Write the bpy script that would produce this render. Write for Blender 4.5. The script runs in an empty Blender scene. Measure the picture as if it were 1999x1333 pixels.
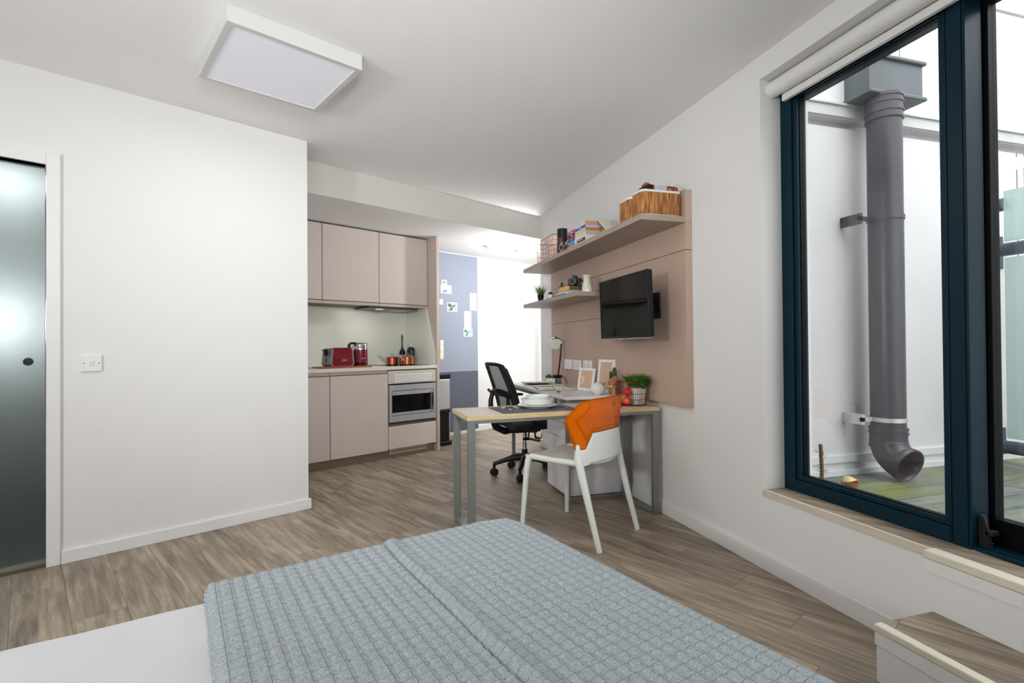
import bpy, bmesh, math, random
from math import sin, cos, pi, radians as rad, sqrt
from mathutils import Vector as V3, Matrix as M4
random.seed(7)
S = bpy.context.scene
COL = S.collection

# ------------------------------------------------------------------ camera
cam_d = bpy.data.cameras.new('camera'); cam = bpy.data.objects.new('camera', cam_d); COL.objects.link(cam)
cam_d.sensor_width = 36.0; cam_d.lens = 999.0 / 1999.0 * 36.0; cam_d.clip_start = 0.02; cam_d.clip_end = 200
R0 = M4(((1, 0, 0), (0, 0, -1), (0, 1, 0)))
Rc = M4.Rotation(-rad(16.25), 3, 'Z') @ M4.Rotation(rad(.50), 3, 'X') @ R0 @ M4.Rotation(rad(-.44), 3, 'Z')
cam.matrix_world = M4.Translation((0, 0, 1.19)) @ Rc.to_4x4()
S.camera = cam
vs = S.view_settings
vs.view_transform = 'Standard'; vs.look = 'None'; vs.gamma = 1; vs.exposure = 0.16
vs.use_curve_mapping = False
S.display_settings.display_device = 'sRGB'
cy = S.cycles
cy.max_bounces = 10; cy.diffuse_bounces = 5; cy.glossy_bounces = 4; cy.transmission_bounces = 8; cy.transparent_max_bounces = 12
cy.caustics_reflective = False; cy.caustics_refractive = False; cy.sample_clamp_indirect = 4.0
cy.use_denoising = True

# ------------------------------------------------------------------ materials
def lin(c):
    return tuple(((x / 255.0) / 12.92 if x / 255.0 <= .04045 else (((x / 255.0) + .055) / 1.055) ** 2.4) for x in c) + (1.0,)
MATS = {}
def mat(name, col, rough=.5, metal=0, spec=.5, trans=0, ior=1.45, coat=0, bump=None, mott=None, emit=None, alpha=1, sheen=0):
    if name in MATS: return MATS[name]
    m = bpy.data.materials.new(name); m.use_nodes = True; MATS[name] = m
    nt = m.node_tree; b = nt.nodes['Principled BSDF']
    b.inputs['Base Color'].default_value = lin(col); b.inputs['Roughness'].default_value = rough
    b.inputs['Metallic'].default_value = metal; b.inputs['Specular IOR Level'].default_value = spec
    b.inputs['IOR'].default_value = ior; b.inputs['Transmission Weight'].default_value = trans
    b.inputs['Coat Weight'].default_value = coat; b.inputs['Alpha'].default_value = alpha
    if sheen: b.inputs['Sheen Weight'].default_value = sheen
    if emit:
        b.inputs['Emission Color'].default_value = lin(emit[0]); b.inputs['Emission Strength'].default_value = emit[1]
    tc = nt.nodes.new('ShaderNodeTexCoord')
    if mott:                                   # (scale, amount, [stretch]) gentle variation of the base colour
        n = nt.nodes.new('ShaderNodeTexNoise'); n.inputs['Scale'].default_value = mott[0]; n.inputs['Detail'].default_value = 5
        mp = nt.nodes.new('ShaderNodeMapping'); mp.inputs['Scale'].default_value = mott[2] if len(mott) > 2 else (1, 1, 1)
        nt.links.new(tc.outputs['Object'], mp.inputs['Vector']); nt.links.new(mp.outputs['Vector'], n.inputs['Vector'])
        r = nt.nodes.new('ShaderNodeValToRGB')
        a = mott[1]; c = col
        r.color_ramp.elements[0].position = .3; r.color_ramp.elements[1].position = .7
        r.color_ramp.elements[0].color = lin([max(0, x * (1 - a)) for x in c]); r.color_ramp.elements[1].color = lin([min(255, x * (1 + a)) for x in c])
        nt.links.new(n.outputs['Fac'], r.inputs['Fac']); nt.links.new(r.outputs['Color'], b.inputs['Base Color'])
    if bump:                                   # (scale, strength, [stretch])
        n = nt.nodes.new('ShaderNodeTexNoise'); n.inputs['Scale'].default_value = bump[0]; n.inputs['Detail'].default_value = 4
        mp = nt.nodes.new('ShaderNodeMapping'); mp.inputs['Scale'].default_value = bump[2] if len(bump) > 2 else (1, 1, 1)
        nt.links.new(tc.outputs['Object'], mp.inputs['Vector']); nt.links.new(mp.outputs['Vector'], n.inputs['Vector'])
        bp = nt.nodes.new('ShaderNodeBump'); bp.inputs['Strength'].default_value = bump[1]; bp.inputs['Distance'].default_value = .002
        nt.links.new(n.outputs['Fac'], bp.inputs['Height']); nt.links.new(bp.outputs['Normal'], b.inputs['Normal'])
    return m
def N(nt, typ, **kw):
    n = nt.nodes.new(typ)
    for k, v in kw.items():
        if k[0] == '_': setattr(n, k[1:], v)
        else: n.inputs[k.replace('_', ' ')].default_value = v
    return n
def math_n(nt, op, a, b=None, clamp=False):
    n = nt.nodes.new('ShaderNodeMath'); n.operation = op; n.use_clamp = clamp
    for i, x in enumerate((a, b)):
        if x is None: continue
        if isinstance(x, (int, float)): n.inputs[i].default_value = x
        else: nt.links.new(x, n.inputs[i])
    return n.outputs[0]
def mix_c(nt, f, a, b):
    n = nt.nodes.new('ShaderNodeMix'); n.data_type = 'RGBA'
    for i, x in ((0, f), (6, a), (7, b)):
        if isinstance(x, (int, float, tuple)): n.inputs[i].default_value = x
        else: nt.links.new(x, n.inputs[i])
    return n.outputs[2]

def wood_planks(name, pal, width, length, rotz, off=(0, 0), gap=.0012, rough=.42, gapcol=(58, 50, 44), moss=False, grain_amt=.5):
    m = bpy.data.materials.new(name); m.use_nodes = True; MATS[name] = m
    nt = m.node_tree; L = nt.links; b = nt.nodes['Principled BSDF']
    tc = N(nt, 'ShaderNodeTexCoord'); mp = N(nt, 'ShaderNodeMapping'); mp.inputs['Rotation'].default_value = (0, 0, rotz); mp.inputs['Location'].default_value = (off[0], off[1], 0)
    L.new(tc.outputs['Object'], mp.inputs['Vector'])
    sx = N(nt, 'ShaderNodeSeparateXYZ'); L.new(mp.outputs['Vector'], sx.inputs[0])
    u, v = sx.outputs['X'], sx.outputs['Y']     # u across planks, v along
    row = math_n(nt, 'FLOOR', math_n(nt, 'DIVIDE', u, width))
    fr = math_n(nt, 'FRACT', math_n(nt, 'DIVIDE', u, width))
    wn = N(nt, 'ShaderNodeTexWhiteNoise', _noise_dimensions='1D'); L.new(row, wn.inputs['W'])
    vv = math_n(nt, 'ADD', v, math_n(nt, 'MULTIPLY', wn.outputs['Value'], length))
    cell = math_n(nt, 'FLOOR', math_n(nt, 'DIVIDE', vv, length)); fv = math_n(nt, 'FRACT', math_n(nt, 'DIVIDE', vv, length))
    cv = N(nt, 'ShaderNodeCombineXYZ'); L.new(row, cv.inputs[0]); L.new(cell, cv.inputs[1])
    wc = N(nt, 'ShaderNodeTexWhiteNoise', _noise_dimensions='2D'); L.new(cv.outputs[0], wc.inputs['Vector'])
    # grain: noise stretched along the plank, shifted for every board
    gx = math_n(nt, 'ADD', u, math_n(nt, 'MULTIPLY', wc.outputs['Value'], 13.7)); gv = N(nt, 'ShaderNodeCombineXYZ'); L.new(gx, gv.inputs[0]); L.new(math_n(nt, 'MULTIPLY', vv, .06), gv.inputs[1]); L.new(math_n(nt, 'MULTIPLY', wc.outputs['Value'], 31.), gv.inputs[2])
    n1 = N(nt, 'ShaderNodeTexNoise', Scale=38., Detail=7., Roughness=.62, Distortion=.45); L.new(gv.outputs[0], n1.inputs['Vector'])
    gv2 = N(nt, 'ShaderNodeCombineXYZ'); L.new(gx, gv2.inputs[0]); L.new(math_n(nt, 'MULTIPLY', vv, .14), gv2.inputs[1]); L.new(wc.outputs['Value'], gv2.inputs[2])
    n2 = N(nt, 'ShaderNodeTexNoise', Scale=9., Detail=5., Roughness=.6, Distortion=1.1); L.new(gv2.outputs[0], n2.inputs['Vector'])
    g = math_n(nt, 'ADD', math_n(nt, 'MULTIPLY', n1.outputs['Fac'], .55), math_n(nt, 'MULTIPLY', n2.outputs['Fac'], .45))
    cr = N(nt, 'ShaderNodeValToRGB'); e = cr.color_ramp.elements
    e[0].position = .34; e[1].position = .66; e[0].color = lin(pal[0]); e[1].color = lin(pal[2])
    k = e.new(.5); k.color = lin(pal[1])
    L.new(g, cr.inputs['Fac'])
    tint = math_n(nt, 'ADD', math_n(nt, 'MULTIPLY', wc.outputs['Value'], grain_amt * .5), 1 - grain_amt * .28)
    hs = N(nt, 'ShaderNodeHueSaturation'); L.new(cr.outputs['Color'], hs.inputs['Color']); L.new(tint, hs.inputs['Value'])
    col = hs.outputs['Color']
    if moss:
        n3 = N(nt, 'ShaderNodeTexNoise', Scale=2.2, Detail=6., Roughness=.65); L.new(tc.outputs['Object'], n3.inputs['Vector'])
        r3 = N(nt, 'ShaderNodeValToRGB'); r3.color_ramp.elements[0].position = .46; r3.color_ramp.elements[1].position = .70; L.new(n3.outputs['Fac'], r3.inputs['Fac'])
        col = mix_c(nt, math_n(nt, 'MULTIPLY', r3.outputs['Color'], .8), col, lin((128, 138, 52)))
    # joints
    e1 = math_n(nt, 'LESS_THAN', math_n(nt, 'MULTIPLY', math_n(nt, 'MINIMUM', fr, math_n(nt, 'SUBTRACT', 1., fr)), width), gap)
    e2 = math_n(nt, 'LESS_THAN', math_n(nt, 'MULTIPLY', math_n(nt, 'MINIMUM', fv, math_n(nt, 'SUBTRACT', 1., fv)), length), gap)
    ed = math_n(nt, 'MAXIMUM', e1, e2)
    col = mix_c(nt, math_n(nt, 'MULTIPLY', ed, .75), col, lin(gapcol))
    L.new(col, b.inputs['Base Color'])
    L.new(math_n(nt, 'ADD', math_n(nt, 'MULTIPLY', n1.outputs['Fac'], .2), rough - .1), b.inputs['Roughness'])
    bp = N(nt, 'ShaderNodeBump', Strength=.25, Distance=.001); L.new(math_n(nt, 'SUBTRACT', n1.outputs['Fac'], math_n(nt, 'MULTIPLY', ed, 2.)), bp.inputs['Height']); L.new(bp.outputs['Normal'], b.inputs['Normal'])
    return m

KA = rad(27.38)           # the left wall, the kitchen and the hall run at this angle; local x along them, local y away from the room
FLOORM = wood_planks('vinyl_planks', ((94, 81, 66), (146, 131, 113), (190, 174, 152)), .197, 1.22, -KA, off=(-.149, 0))
DECKM = wood_planks('mossy_deck', ((70, 76, 76), (112, 116, 112), (142, 144, 136)), .142, 3.1, rad(90 - 2), off=(0, .0), gap=.003, rough=.45, gapcol=(36, 38, 34), moss=True)
wall_m = mat('white_wall_paint', (232, 232, 231), .85, spec=.25, bump=(220, .06))
ceil_m = mat('white_ceiling_paint', (242, 242, 243), .9, spec=.2)
gloss_w = mat('white_gloss_trim', (236, 236, 235), .35)
cash = mat('taupe_gloss_laminate', (212, 201, 194), .16, spec=.5, coat=.2)
cash_e = mat('taupe_matt_board', (194, 179, 167), .45)
cash_d = mat('dark_taupe_recess', (120, 104, 90), .5)
board = mat('taupe_wall_board', (190, 166, 149), .6, bump=(500, .08))
board_s = mat('taupe_shelf_board', (166, 152, 139), .4)
stone = mat('cream_worktop', (226, 224, 214), .3)
splash = mat('sage_grey_splashback', (228, 229, 217), .28)
steel = mat('brushed_steel', (206, 206, 210), .42, metal=.6, bump=(60, .05, (1, 1, 30)))
chrome = mat('polished_chrome', (215, 215, 218), .1, metal=1)
grey_metal = mat('grey_painted_steel', (138, 142, 140), .38, metal=.55)
black_gloss = mat('black_glass', (8, 8, 10), .05)
screen_m = mat('television_glass', (4, 4, 6), .04, spec=.18)
black_pl = mat('black_plastic', (15, 15, 17), .38, spec=.35)
black_rub = mat('black_rubber', (16, 16, 17), .6)
white_pl = mat('white_plastic', (236, 236, 234), .3)
red_gloss = mat('dark_red_enamel', (118, 8, 34), .12, coat=.5)
copper = mat('polished_copper', (214, 128, 92), .18, metal=1)
copper_w = mat('copper_wire', (160, 84, 56), .28, metal=1)
frame_m = mat('petrol_aluminium', (6, 40, 54), .35, spec=.2)
frame_d = mat('black_gasket', (6, 10, 13), .5, spec=.15)
glass_m = None
white_desk = mat('white_desk_laminate', (228, 228, 232), .3)
mesh_blk = mat('black_mesh_fabric', (40, 41, 46), .7)
ceramic = mat('white_ceramic', (226, 232, 226), .16)
leaf_g = mat('leaf_green', (58, 98, 30), .45, mott=(30, .4))
leaf_d = mat('succulent_green', (52, 66, 34), .45, mott=(20, .25))
paper = mat('book_pages', (222, 214, 196), .8, mott=(60, .06, (1, 1, 30)))

def glass(name, rough=0.0, col=(255, 255, 255), tint=1.0):
    m = bpy.data.materials.new(name); m.use_nodes = True; nt = m.node_tree
    nt.nodes.remove(nt.nodes['Principled BSDF']); out = nt.nodes['Material Output']
    tr = N(nt, 'ShaderNodeBsdfTransparent'); tr.inputs['Color'].default_value = lin(col)
    gl = N(nt, 'ShaderNodeBsdfGlossy'); gl.inputs['Roughness'].default_value = rough
    ge = N(nt, 'ShaderNodeNewGeometry'); dt = N(nt, 'ShaderNodeVectorMath', _operation='DOT_PRODUCT'); mx = N(nt, 'ShaderNodeMixShader')
    nt.links.new(ge.outputs['Normal'], dt.inputs[0]); nt.links.new(ge.outputs['Incoming'], dt.inputs[1])
    c1 = math_n(nt, 'SUBTRACT', 1., math_n(nt, 'ABSOLUTE', dt.outputs['Value'])); c5 = math_n(nt, 'POWER', c1, 5.)
    f = math_n(nt, 'ADD', math_n(nt, 'MULTIPLY', c5, .9), .045 * tint, True)
    nt.links.new(f, mx.inputs[0]); nt.links.new(tr.outputs[0], mx.inputs[1]); nt.links.new(gl.outputs[0], mx.inputs[2]); nt.links.new(mx.outputs[0], out.inputs[0])
    return m
pane_m = glass('window_glass', col=(252, 253, 253))
clear_m = mat('drinking_glass', (255, 255, 255), .0, trans=1, ior=1.35)

# ------------------------------------------------------------------ mesh builder
class MB:
    def __init__(s, M=None): s.v = []; s.f = []; s.M = M; s.w = False
    def add(s, vs_, fs, M=None):
        n = len(s.v)
        for p in vs_:
            p = V3(p)
            if M is not None: p = M @ p
            if s.M is not None: p = s.M @ p
            s.v.append(p)
        for f in fs: s.f.append([i + n for i in f])
        return s
    def box(s, x0, x1, y0, y1, z0, z1, M=None):
        vs_ = [(x, y, z) for z in (z0, z1) for y in (y0, y1) for x in (x0, x1)]
        return s.add(vs_, [(0, 2, 3, 1), (4, 5, 7, 6), (0, 1, 5, 4), (2, 6, 7, 3), (0, 4, 6, 2), (1, 3, 7, 5)], M)
    def cbox(s, c, d, rot=(0, 0, 0)):
        M = M4.Translation(c) @ M4.Rotation(rot[2], 4, 'Z') @ M4.Rotation(rot[1], 4, 'Y') @ M4.Rotation(rot[0], 4, 'X')
        return s.box(-d[0] / 2, d[0] / 2, -d[1] / 2, d[1] / 2, -d[2] / 2, d[2] / 2, M)
    def rings(s, rs, caps=True, closed=True, loop=False):
        n = len(rs[0]); vs_ = [p for r in rs for p in r]; fs = []
        m = len(rs); rng = range(m if loop else m - 1)
        for i in rng:
            j = (i + 1) % m
            for k in range(n if closed else n - 1):
                k2 = (k + 1) % n
                fs.append((i * n + k, i * n + k2, j * n + k2, j * n + k))
        if caps and not loop: fs.append(tuple(range(n))[::-1]); fs.append(tuple((m - 1) * n + k for k in range(n)))
        return s.add(vs_, fs)
    def tube(s, pts, r, seg=8, closed=False, sq=None):
        pts = [V3(p) for p in pts]; n = len(pts); rs = []
        t0 = None; up = None
        for i, p in enumerate(pts):
            if closed: t = (pts[(i + 1) % n] - pts[i - 1])
            else: t = pts[min(i + 1, n - 1)] - pts[max(i - 1, 0)]
            t.normalize()
            if up is None:
                up = V3((0, 0, 1)) if abs(t.z) < .9 else V3((1, 0, 0))
            a = up - t * up.dot(t)
            if a.length < 1e-5: a = t.orthogonal()
            a.normalize(); up = a; b = t.cross(a)
            ri = r[i] if isinstance(r, (list, tuple)) else r
            if sq:
                w, h = sq; rs.append([p + b * x * w / 2 + a * y * h / 2 for x, y in ((-1, -1), (1, -1), (1, 1), (-1, 1))])
            else:
                rs.append([p + (a * cos(2 * pi * k / seg) + b * sin(2 * pi * k / seg)) * ri for k in range(seg)])
        return s.rings(rs, loop=closed)
    def cyl(s, p0, p1, r0, r1=None, seg=20):
        return s.tube([p0, p1], [r0, r0 if r1 is None else r1], seg)
    def lathe(s, prof, c=(0, 0, 0), seg=28, M=None, sx=1, sy=1):
        vs_ = []; fs = []; n = seg; s.w = True
        for r, z in prof:
            for k in range(n): vs_.append((c[0] + r * sx * cos(2 * pi * k / n), c[1] + r * sy * sin(2 * pi * k / n), c[2] + z))
        for i in range(len(prof) - 1):
            for k in range(n):
                k2 = (k + 1) % n; fs.append((i * n + k, i * n + k2, (i + 1) * n + k2, (i + 1) * n + k))
        if prof[0][0] > 1e-4: fs.append(tuple(range(n))[::-1])
        if prof[-1][0] > 1e-4: fs.append(tuple((len(prof) - 1) * n + k for k in range(n)))
        return s.add(vs_, fs, M)
    def prism(s, poly, z0, z1, M=None):
        n = len(poly); vs_ = [(x, y, z0) for x, y in poly] + [(x, y, z1) for x, y in poly]
        a = sum(poly[i][0] * poly[(i + 1) % n][1] - poly[(i + 1) % n][0] * poly[i][1] for i in range(n))
        fs = [tuple(range(n))[::-1], tuple(range(n, 2 * n))] + [(i, (i + 1) % n, n + (i + 1) % n, n + i) for i in range(n)]
        if a < 0: fs = [f[::-1] for f in fs]
        return s.add(vs_, fs, M)
    def ball(s, c, r, seg=20, rg=12, sc=(1, 1, 1), M=None):
        prof = [(max(r * sin(pi * i / rg), 0), -r * cos(pi * i / rg)) for i in range(rg + 1)]
        T = M4.Translation(c) @ (M or M4()) @ M4.Diagonal((sc[0], sc[1], sc[2], 1))
        return s.lathe(prof, (0, 0, 0), seg, T)
    def grid(s, fn, nu, nv):
        vs_ = [fn(i / nu, j / nv) for j in range(nv + 1) for i in range(nu + 1)]
        fs = [(j * (nu + 1) + i, j * (nu + 1) + i + 1, (j + 1) * (nu + 1) + i + 1, (j + 1) * (nu + 1) + i) for j in range(nv) for i in range(nu)]
        return s.add(vs_, fs)
def obj(name, mb, m, parent=None, bevel=0, seg=2, loc=None, rotz=0, ang=35, subd=0, solid=0, slots=None):
    me = bpy.data.meshes.new(name)
    me.from_pydata([tuple(p) for p in mb.v], [], mb.f)
    bm = bmesh.new(); bm.from_mesh(me)
    if mb.w: bmesh.ops.remove_doubles(bm, verts=bm.verts, dist=1e-6)
    bmesh.ops.dissolve_degenerate(bm, edges=bm.edges, dist=1e-7)
    bmesh.ops.recalc_face_normals(bm, faces=bm.faces)
    for e in bm.edges:
        if len(e.link_faces) == 2 and e.calc_face_angle(0) > rad(ang): e.smooth = False
    for f in bm.faces: f.smooth = True
    bm.to_mesh(me); bm.free()
    o = bpy.data.objects.new(name, me); COL.objects.link(o)
    for mm in (m if isinstance(m, (list, tuple)) else [m]): me.materials.append(mm)
    if parent: o.parent = parent
    if loc: o.location = loc
    if rotz: o.rotation_euler = (0, 0, rotz)
    if solid:
        md = o.modifiers.new('solid', 'SOLIDIFY'); md.thickness = solid; md.offset = 0
    if bevel:
        md = o.modifiers.new('bevel', 'BEVEL'); md.width = bevel; md.segments = seg; md.limit_method = 'ANGLE'; md.angle_limit = rad(40); md.harden_normals = True
    if subd:
        md = o.modifiers.new('sub', 'SUBSURF'); md.levels = subd; md.render_levels = subd
    return o
def tag(o, label, cat, group=None, kind=None):
    o['label'] = label; o['category'] = cat
    if group: o['group'] = group
    if kind: o['kind'] = kind
    return o
def thing(name, label, cat, loc=(0, 0, 0), rotz=0, group=None):
    o = bpy.data.objects.new(name, None); COL.objects.link(o); o.location = loc; o.rotation_euler = (0, 0, rotz); o.empty_display_size = .1
    return tag(o, label, cat, group)
def struct(name, mb, m, bevel=0, rotz=0, parent=None, loc=None):
    o = obj(name, mb, m, parent, bevel=bevel, rotz=rotz, loc=loc)
    if not parent: o['kind'] = 'structure'
    return o
def dup(root, loc, rotz, label=None, group=None):
    r = root.copy(); COL.objects.link(r); r.location = loc; r.rotation_euler = (0, 0, rotz)
    if label: r['label'] = label
    if group: r['group'] = group
    for ch in list(root.children):
        c = ch.copy(); COL.objects.link(c); c.parent = r
        for g in ch.children:
            d = g.copy(); COL.objects.link(d); d.parent = c
    return r
def text(name, body, size, m, parent, M, ext=.0006):
    cu = bpy.data.curves.new(name, 'FONT'); cu.body = body; cu.size = size; cu.extrude = ext; cu.align_x = 'CENTER'; cu.align_y = 'CENTER'; cu.resolution_u = 3
    t = bpy.data.objects.new(name, cu); COL.objects.link(t)
    dg = bpy.context.evaluated_depsgraph_get(); me = bpy.data.meshes.new_from_object(t.evaluated_get(dg))
    bpy.data.objects.remove(t); me.transform(M); me.materials.clear(); me.materials.append(m)
    o = bpy.data.objects.new(name, me); COL.objects.link(o)
    if parent: o.parent = parent
    return o
B = lambda *a, **k: MB().box(*a, **k)

# ================================================================== SETTING
W = 2.04; CZ = 2.725; HZ = 2.46
struct('floor', B(-4.2, 4.6, -2.1, 9.2, -.06, 0), FLOORM)
struct('ceiling', MB().prism([(-4.2, -2.1), (2.36, -2.1), (2.36, 5.92), (1.9, 5.85), (-1.6, 3.95), (-4.2, 2.6)], CZ, CZ + .12), ceil_m)
# bulkhead and lower ceiling over kitchen and hall (one slab with a vertical front)
struct('ceiling_hall', B(-1.5, 7.2, 4.1756, 7.4, HZ, CZ + .12), [ceil_m], rotz=KA)
struct('trim_1', B(-.5, 4.83, 4.1716, 4.1756, HZ, CZ), mat('grey_white_bulkhead', (214, 213, 206), .8), rotz=KA)
# right wall with window opening
Wx = 2.36; YW = 2.237; ZS = .39; ZT = 2.60; Y0 = -.35
struct('wall_right', MB().box(W, Wx, YW, 5.76, 0, CZ).box(W, Wx, Y0, YW, 0, ZS).box(W, Wx, Y0, YW, ZT, CZ).box(W, Wx, -2.0, Y0, 0, CZ), wall_m)
struct('wall_back', B(-3.1, Wx, -2.1, -2.0, 0, CZ), wall_m)
struct('wall_side', B(-3.1, -3.0, -2.0, 3.0, 0, CZ), wall_m)
# left wall (door opening) with return beside the kitchen
struct('wall_left', MB().box(-1.6, -.80, 3.797, 3.92, 0, CZ).box(.087, 1.525, 3.797, 3.92, 0, CZ).box(-.80, .087, 3.797, 3.92, 2.207, CZ).box(1.40, 1.525, 3.92, 5.57, 0, HZ), wall_m, rotz=KA)
struct('wall_kitchen', B(1.525, 3.467, 5.472, 5.57, 0, HZ), wall_m, rotz=KA)
struct('wall_hall', MB().box(3.3, 5.83, 5.572, 5.68, 0, HZ).box(5.83, 7.0, 5.50, 5.68, 0, HZ).box(7.0, 7.1, 3.6, 5.68, 0, HZ), wall_m, rotz=KA)
struct('wall_hall_side', B(Wx, 4.6, 5.66, 5.76, 0, HZ), wall_m)
struct('baseboard_left', MB().box(.148, 1.541, 3.779, 3.797, 0, .072).box(1.525, 1.541, 3.797, 4.84, 0, .072), gloss_w, bevel=.003, rotz=KA)
struct('baseboard_right', MB().box(W - .016, W, 1.392, 5.776, 0, .085).box(W, 2.3, 5.76, 5.776, 0, .085), gloss_w, bevel=.003)
struct('baseboard_hall', B(3.475, 5.83, 5.555, 5.572, 0, .075), gloss_w, bevel=.003, rotz=KA)
# bathroom behind the frosted door
struct('wall_bathroom', MB().box(-1.6, -1.5, 3.92, 5.9, 0, CZ).box(1.25, 1.35, 3.92, 5.9, 0, CZ).box(-1.6, 1.35, 5.9, 6.0, 0, CZ), mat('bathroom_wall', (196, 200, 198), .5), rotz=KA)
struct('ceiling_bathroom', B(-1.6, 1.35, 3.93, 6.0, 2.40, 2.44), ceil_m, rotz=KA)
struct('floor_bathroom', B(-1.49, 1.24, 3.93, 5.89, 0, .012), mat('dark_bathroom_vinyl', (46, 48, 50), .5), rotz=KA)
# door 1: frame, frosted leaf, knob
door = bpy.data.objects.new('door_1', None); COL.objects.link(door); door.rotation_euler = (0, 0, KA); door['kind'] = 'structure'
obj('door_frame', MB().box(.087, .146, 3.782, 3.925, 0, 2.275).box(-.86, -.80, 3.782, 3.925, 0, 2.275).box(-.80, .087, 3.782, 3.925, 2.207, 2.275), gloss_w, door, bevel=.003)
frost = mat('frosted_glass', (206, 216, 216), .5, trans=1, ior=1.4, spec=.6)
obj('glass_panel', B(-.80, .083, 3.838, 3.848, .03, 2.20), frost, door, bevel=.002)
obj('threshold', B(-.80, .087, 3.80, 3.925, 0, .014), mat('worn_metal_strip', (110, 104, 84), .5, metal=.6), door)
obj('knob', MB().tube([(.0156, 3.800, 1.125), (.0156, 3.812, 1.125), (.0156, 3.838, 1.125)], [.019, .022, .022], 24).cyl((.0156, 3.8, 1.125), (.0156, 3.796, 1.125), .009), mat('dark_chrome', (70, 70, 74), .25, metal=1), door)

# steps to the window door
st = MB().box(1.735, W - .001, -2.0, 1.385, 0, .195); struct('trim_2', st, wall_m)
struct('trim_3', B(1.762, W - .001, -2.0, 1.384, .195, .202), FLOORM)
stair_e = mat('cream_stair_nosing', (224, 218, 200), .4)
struct('trim_4', B(1.722, 1.762, -2.0, 1.387, .178, .204), [stair_e], bevel=.006)
struct('trim_13', B(1.727, 1.7349, -2.0, 1.3855, .130, .1775), gloss_w, bevel=.001)
struct('trim_5', B(2.005, W - .001, -.35, 1.405, .203, .3915), wall_m)
struct('trim_6', B(1.995, 2.055, -.35, 1.407, .392, .424), stair_e, bevel=.006)
struct('trim_14', B(1.999, 2.0045, -.35, 1.405, .345, .3915), gloss_w, bevel=.001)
struct('trim_7', B(2.031, 2.046, 1.407, 2.243, .388, .4205), mat('pale_wood_edging', (214, 204, 186), .5, mott=(40, .05, (1, .1, 1))))
struct('trim_8', B(2.0465, 2.169, Y0, 2.2365, .390, .4195), FLOORM)

# window_1: fixed leaf, post and sliding leaf
win = bpy.data.objects.new('window_1', None); COL.objects.link(win); win['kind'] = 'structure'
def frame(y0, y1, z0, z1, w, x0, x1, wt=None, wb=None):
    wt = wt or w; wb = wb or w
    return MB().box(x0, x1, y0, y0 + w, z0, z1).box(x0, x1, y1 - w, y1, z0, z1).box(x0, x1, y0 + w, y1 - w, z0, z0 + wb).box(x0, x1, y0 + w, y1 - w, z1 - wt, z1)
obj('frame', frame(1.355, 2.237, .418, 2.60, .072, 2.17, 2.262, .1, .062), frame_m, win, bevel=.003)
obj('glazing_bead', frame(1.427, 2.165, .4825, 2.50, .027, 2.181, 2.24, .02, .020), frame_m, win, bevel=.002)
obj('gasket', frame(1.4535, 2.1385, .502, 2.481, .005, 2.196, 2.225), frame_d, win)
obj('pane', B(2.205, 2.211, 1.4585, 2.1335, .507, 2.476), pane_m, win)
obj('post_groove', MB().box(2.1675, 2.1705, 1.420, 1.4215, .43, 2.59).box(2.1675, 2.1705, 1.365, 1.3665, .43, 2.59), frame_d, win)
obj('track', MB().box(2.17, 2.36, -.35, 1.354, .4205, .432).box(2.262, 2.36, -.35, 2.237, 2.53, 2.60).box(2.195, 2.2, -.35, 1.354, .432, .438), frame_m, win, bevel=.002)
obj('sliding_frame', frame(.30, 1.40, .432, 2.53, .057, 2.275, 2.325, .05, .095), frame_d, win, bevel=.003)
obj('sliding_pane', B(2.298, 2.304, .357, 1.343, .527, 2.48), pane_m, win)
obj('bumper', MB().prism([(1.315, .433), (1.352, .433), (1.352, .52), (1.345, .55), (1.335, .545), (1.325, .50)], 2.20, 2.215, M4(((0, 0, 1, 0), (1, 0, 0, 0), (0, 1, 0, 0), (0, 0, 0, 1)))).box(2.20, 2.24, 1.31, 1.33, .48, .495), black_rub, win)

# roller blind
bl = thing('roller_blind', 'rolled up white roller blind at the top of the big window', 'blind', (2.115, 1.0, 2.55))
obj('blind_roll', MB().tube([(0, 1.232, 0), (0, -1.3, 0)], .042, 28), mat('white_blind_fabric', (232, 232, 230), .6), bl)
obj('end_cap', MB().tube([(0, 1.235, 0), (0, 1.231, 0)], .043, 28), white_pl, bl)
obj('bottom_rail', MB().box(.022, .042, -1.3, 1.19, -.075, -.04).box(.032, .034, -1.3, 1.19, -.04, .01), mat('white_blind_fabric', (232, 232, 230), .6), bl, bevel=.004)

# ================================================================== OUTDOORS
ZD = .40; YO = 2.42
clad = mat('pale_grey_cladding', (212, 210, 211), .55, mott=(1.2, .03))
struct('floor_deck', MB().prism([(Wx, -3), (7, -3), (7, YO + .02), (Wx, YO + .02)], .2, ZD), DECKM)
struct('wall_outdoor', MB().box(Wx, 7, YO, YO + .15, .2, 2.50).box(Wx, 7, YO - .02, YO + .15, 2.55, 3.44).box(Wx, 7, YO - .012, YO + .15, 3.47, 4.3).box(Wx, 7, YO + .05, YO + .15, 2.50, 2.55).box(Wx, 7, YO + .05, YO + .15, 3.44, 3.47), clad)
struct('trim_9', MB().box(Wx, 7, YO - .032, YO - .02, 2.555, 2.625).box(Wx, 7, YO - .045, YO - .02, 2.62, 2.632), mat('light_grey_flashing', (190, 193, 190), .4))
struct('trim_10', MB().box(Wx, 7, YO - .018, YO, .475, .518).box(Wx, 7, YO - .03, YO, .40, .43), mat('white_flashing', (214, 218, 218), .4))
struct('trim_11', MB().box(4.362, 4.368, YO - .004, YO, .53, 2.5).box(4.44, 4.47, YO - .012, YO, .53, 2.5).box(3.26, 3.264, YO - .023, YO - .02, 2.64, 3.4), mat('panel_joint', (132, 128, 126), .6))
struct('wall_terrace', MB().box(6.9, 7, -3, YO, .2, 4.3), clad)
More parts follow.
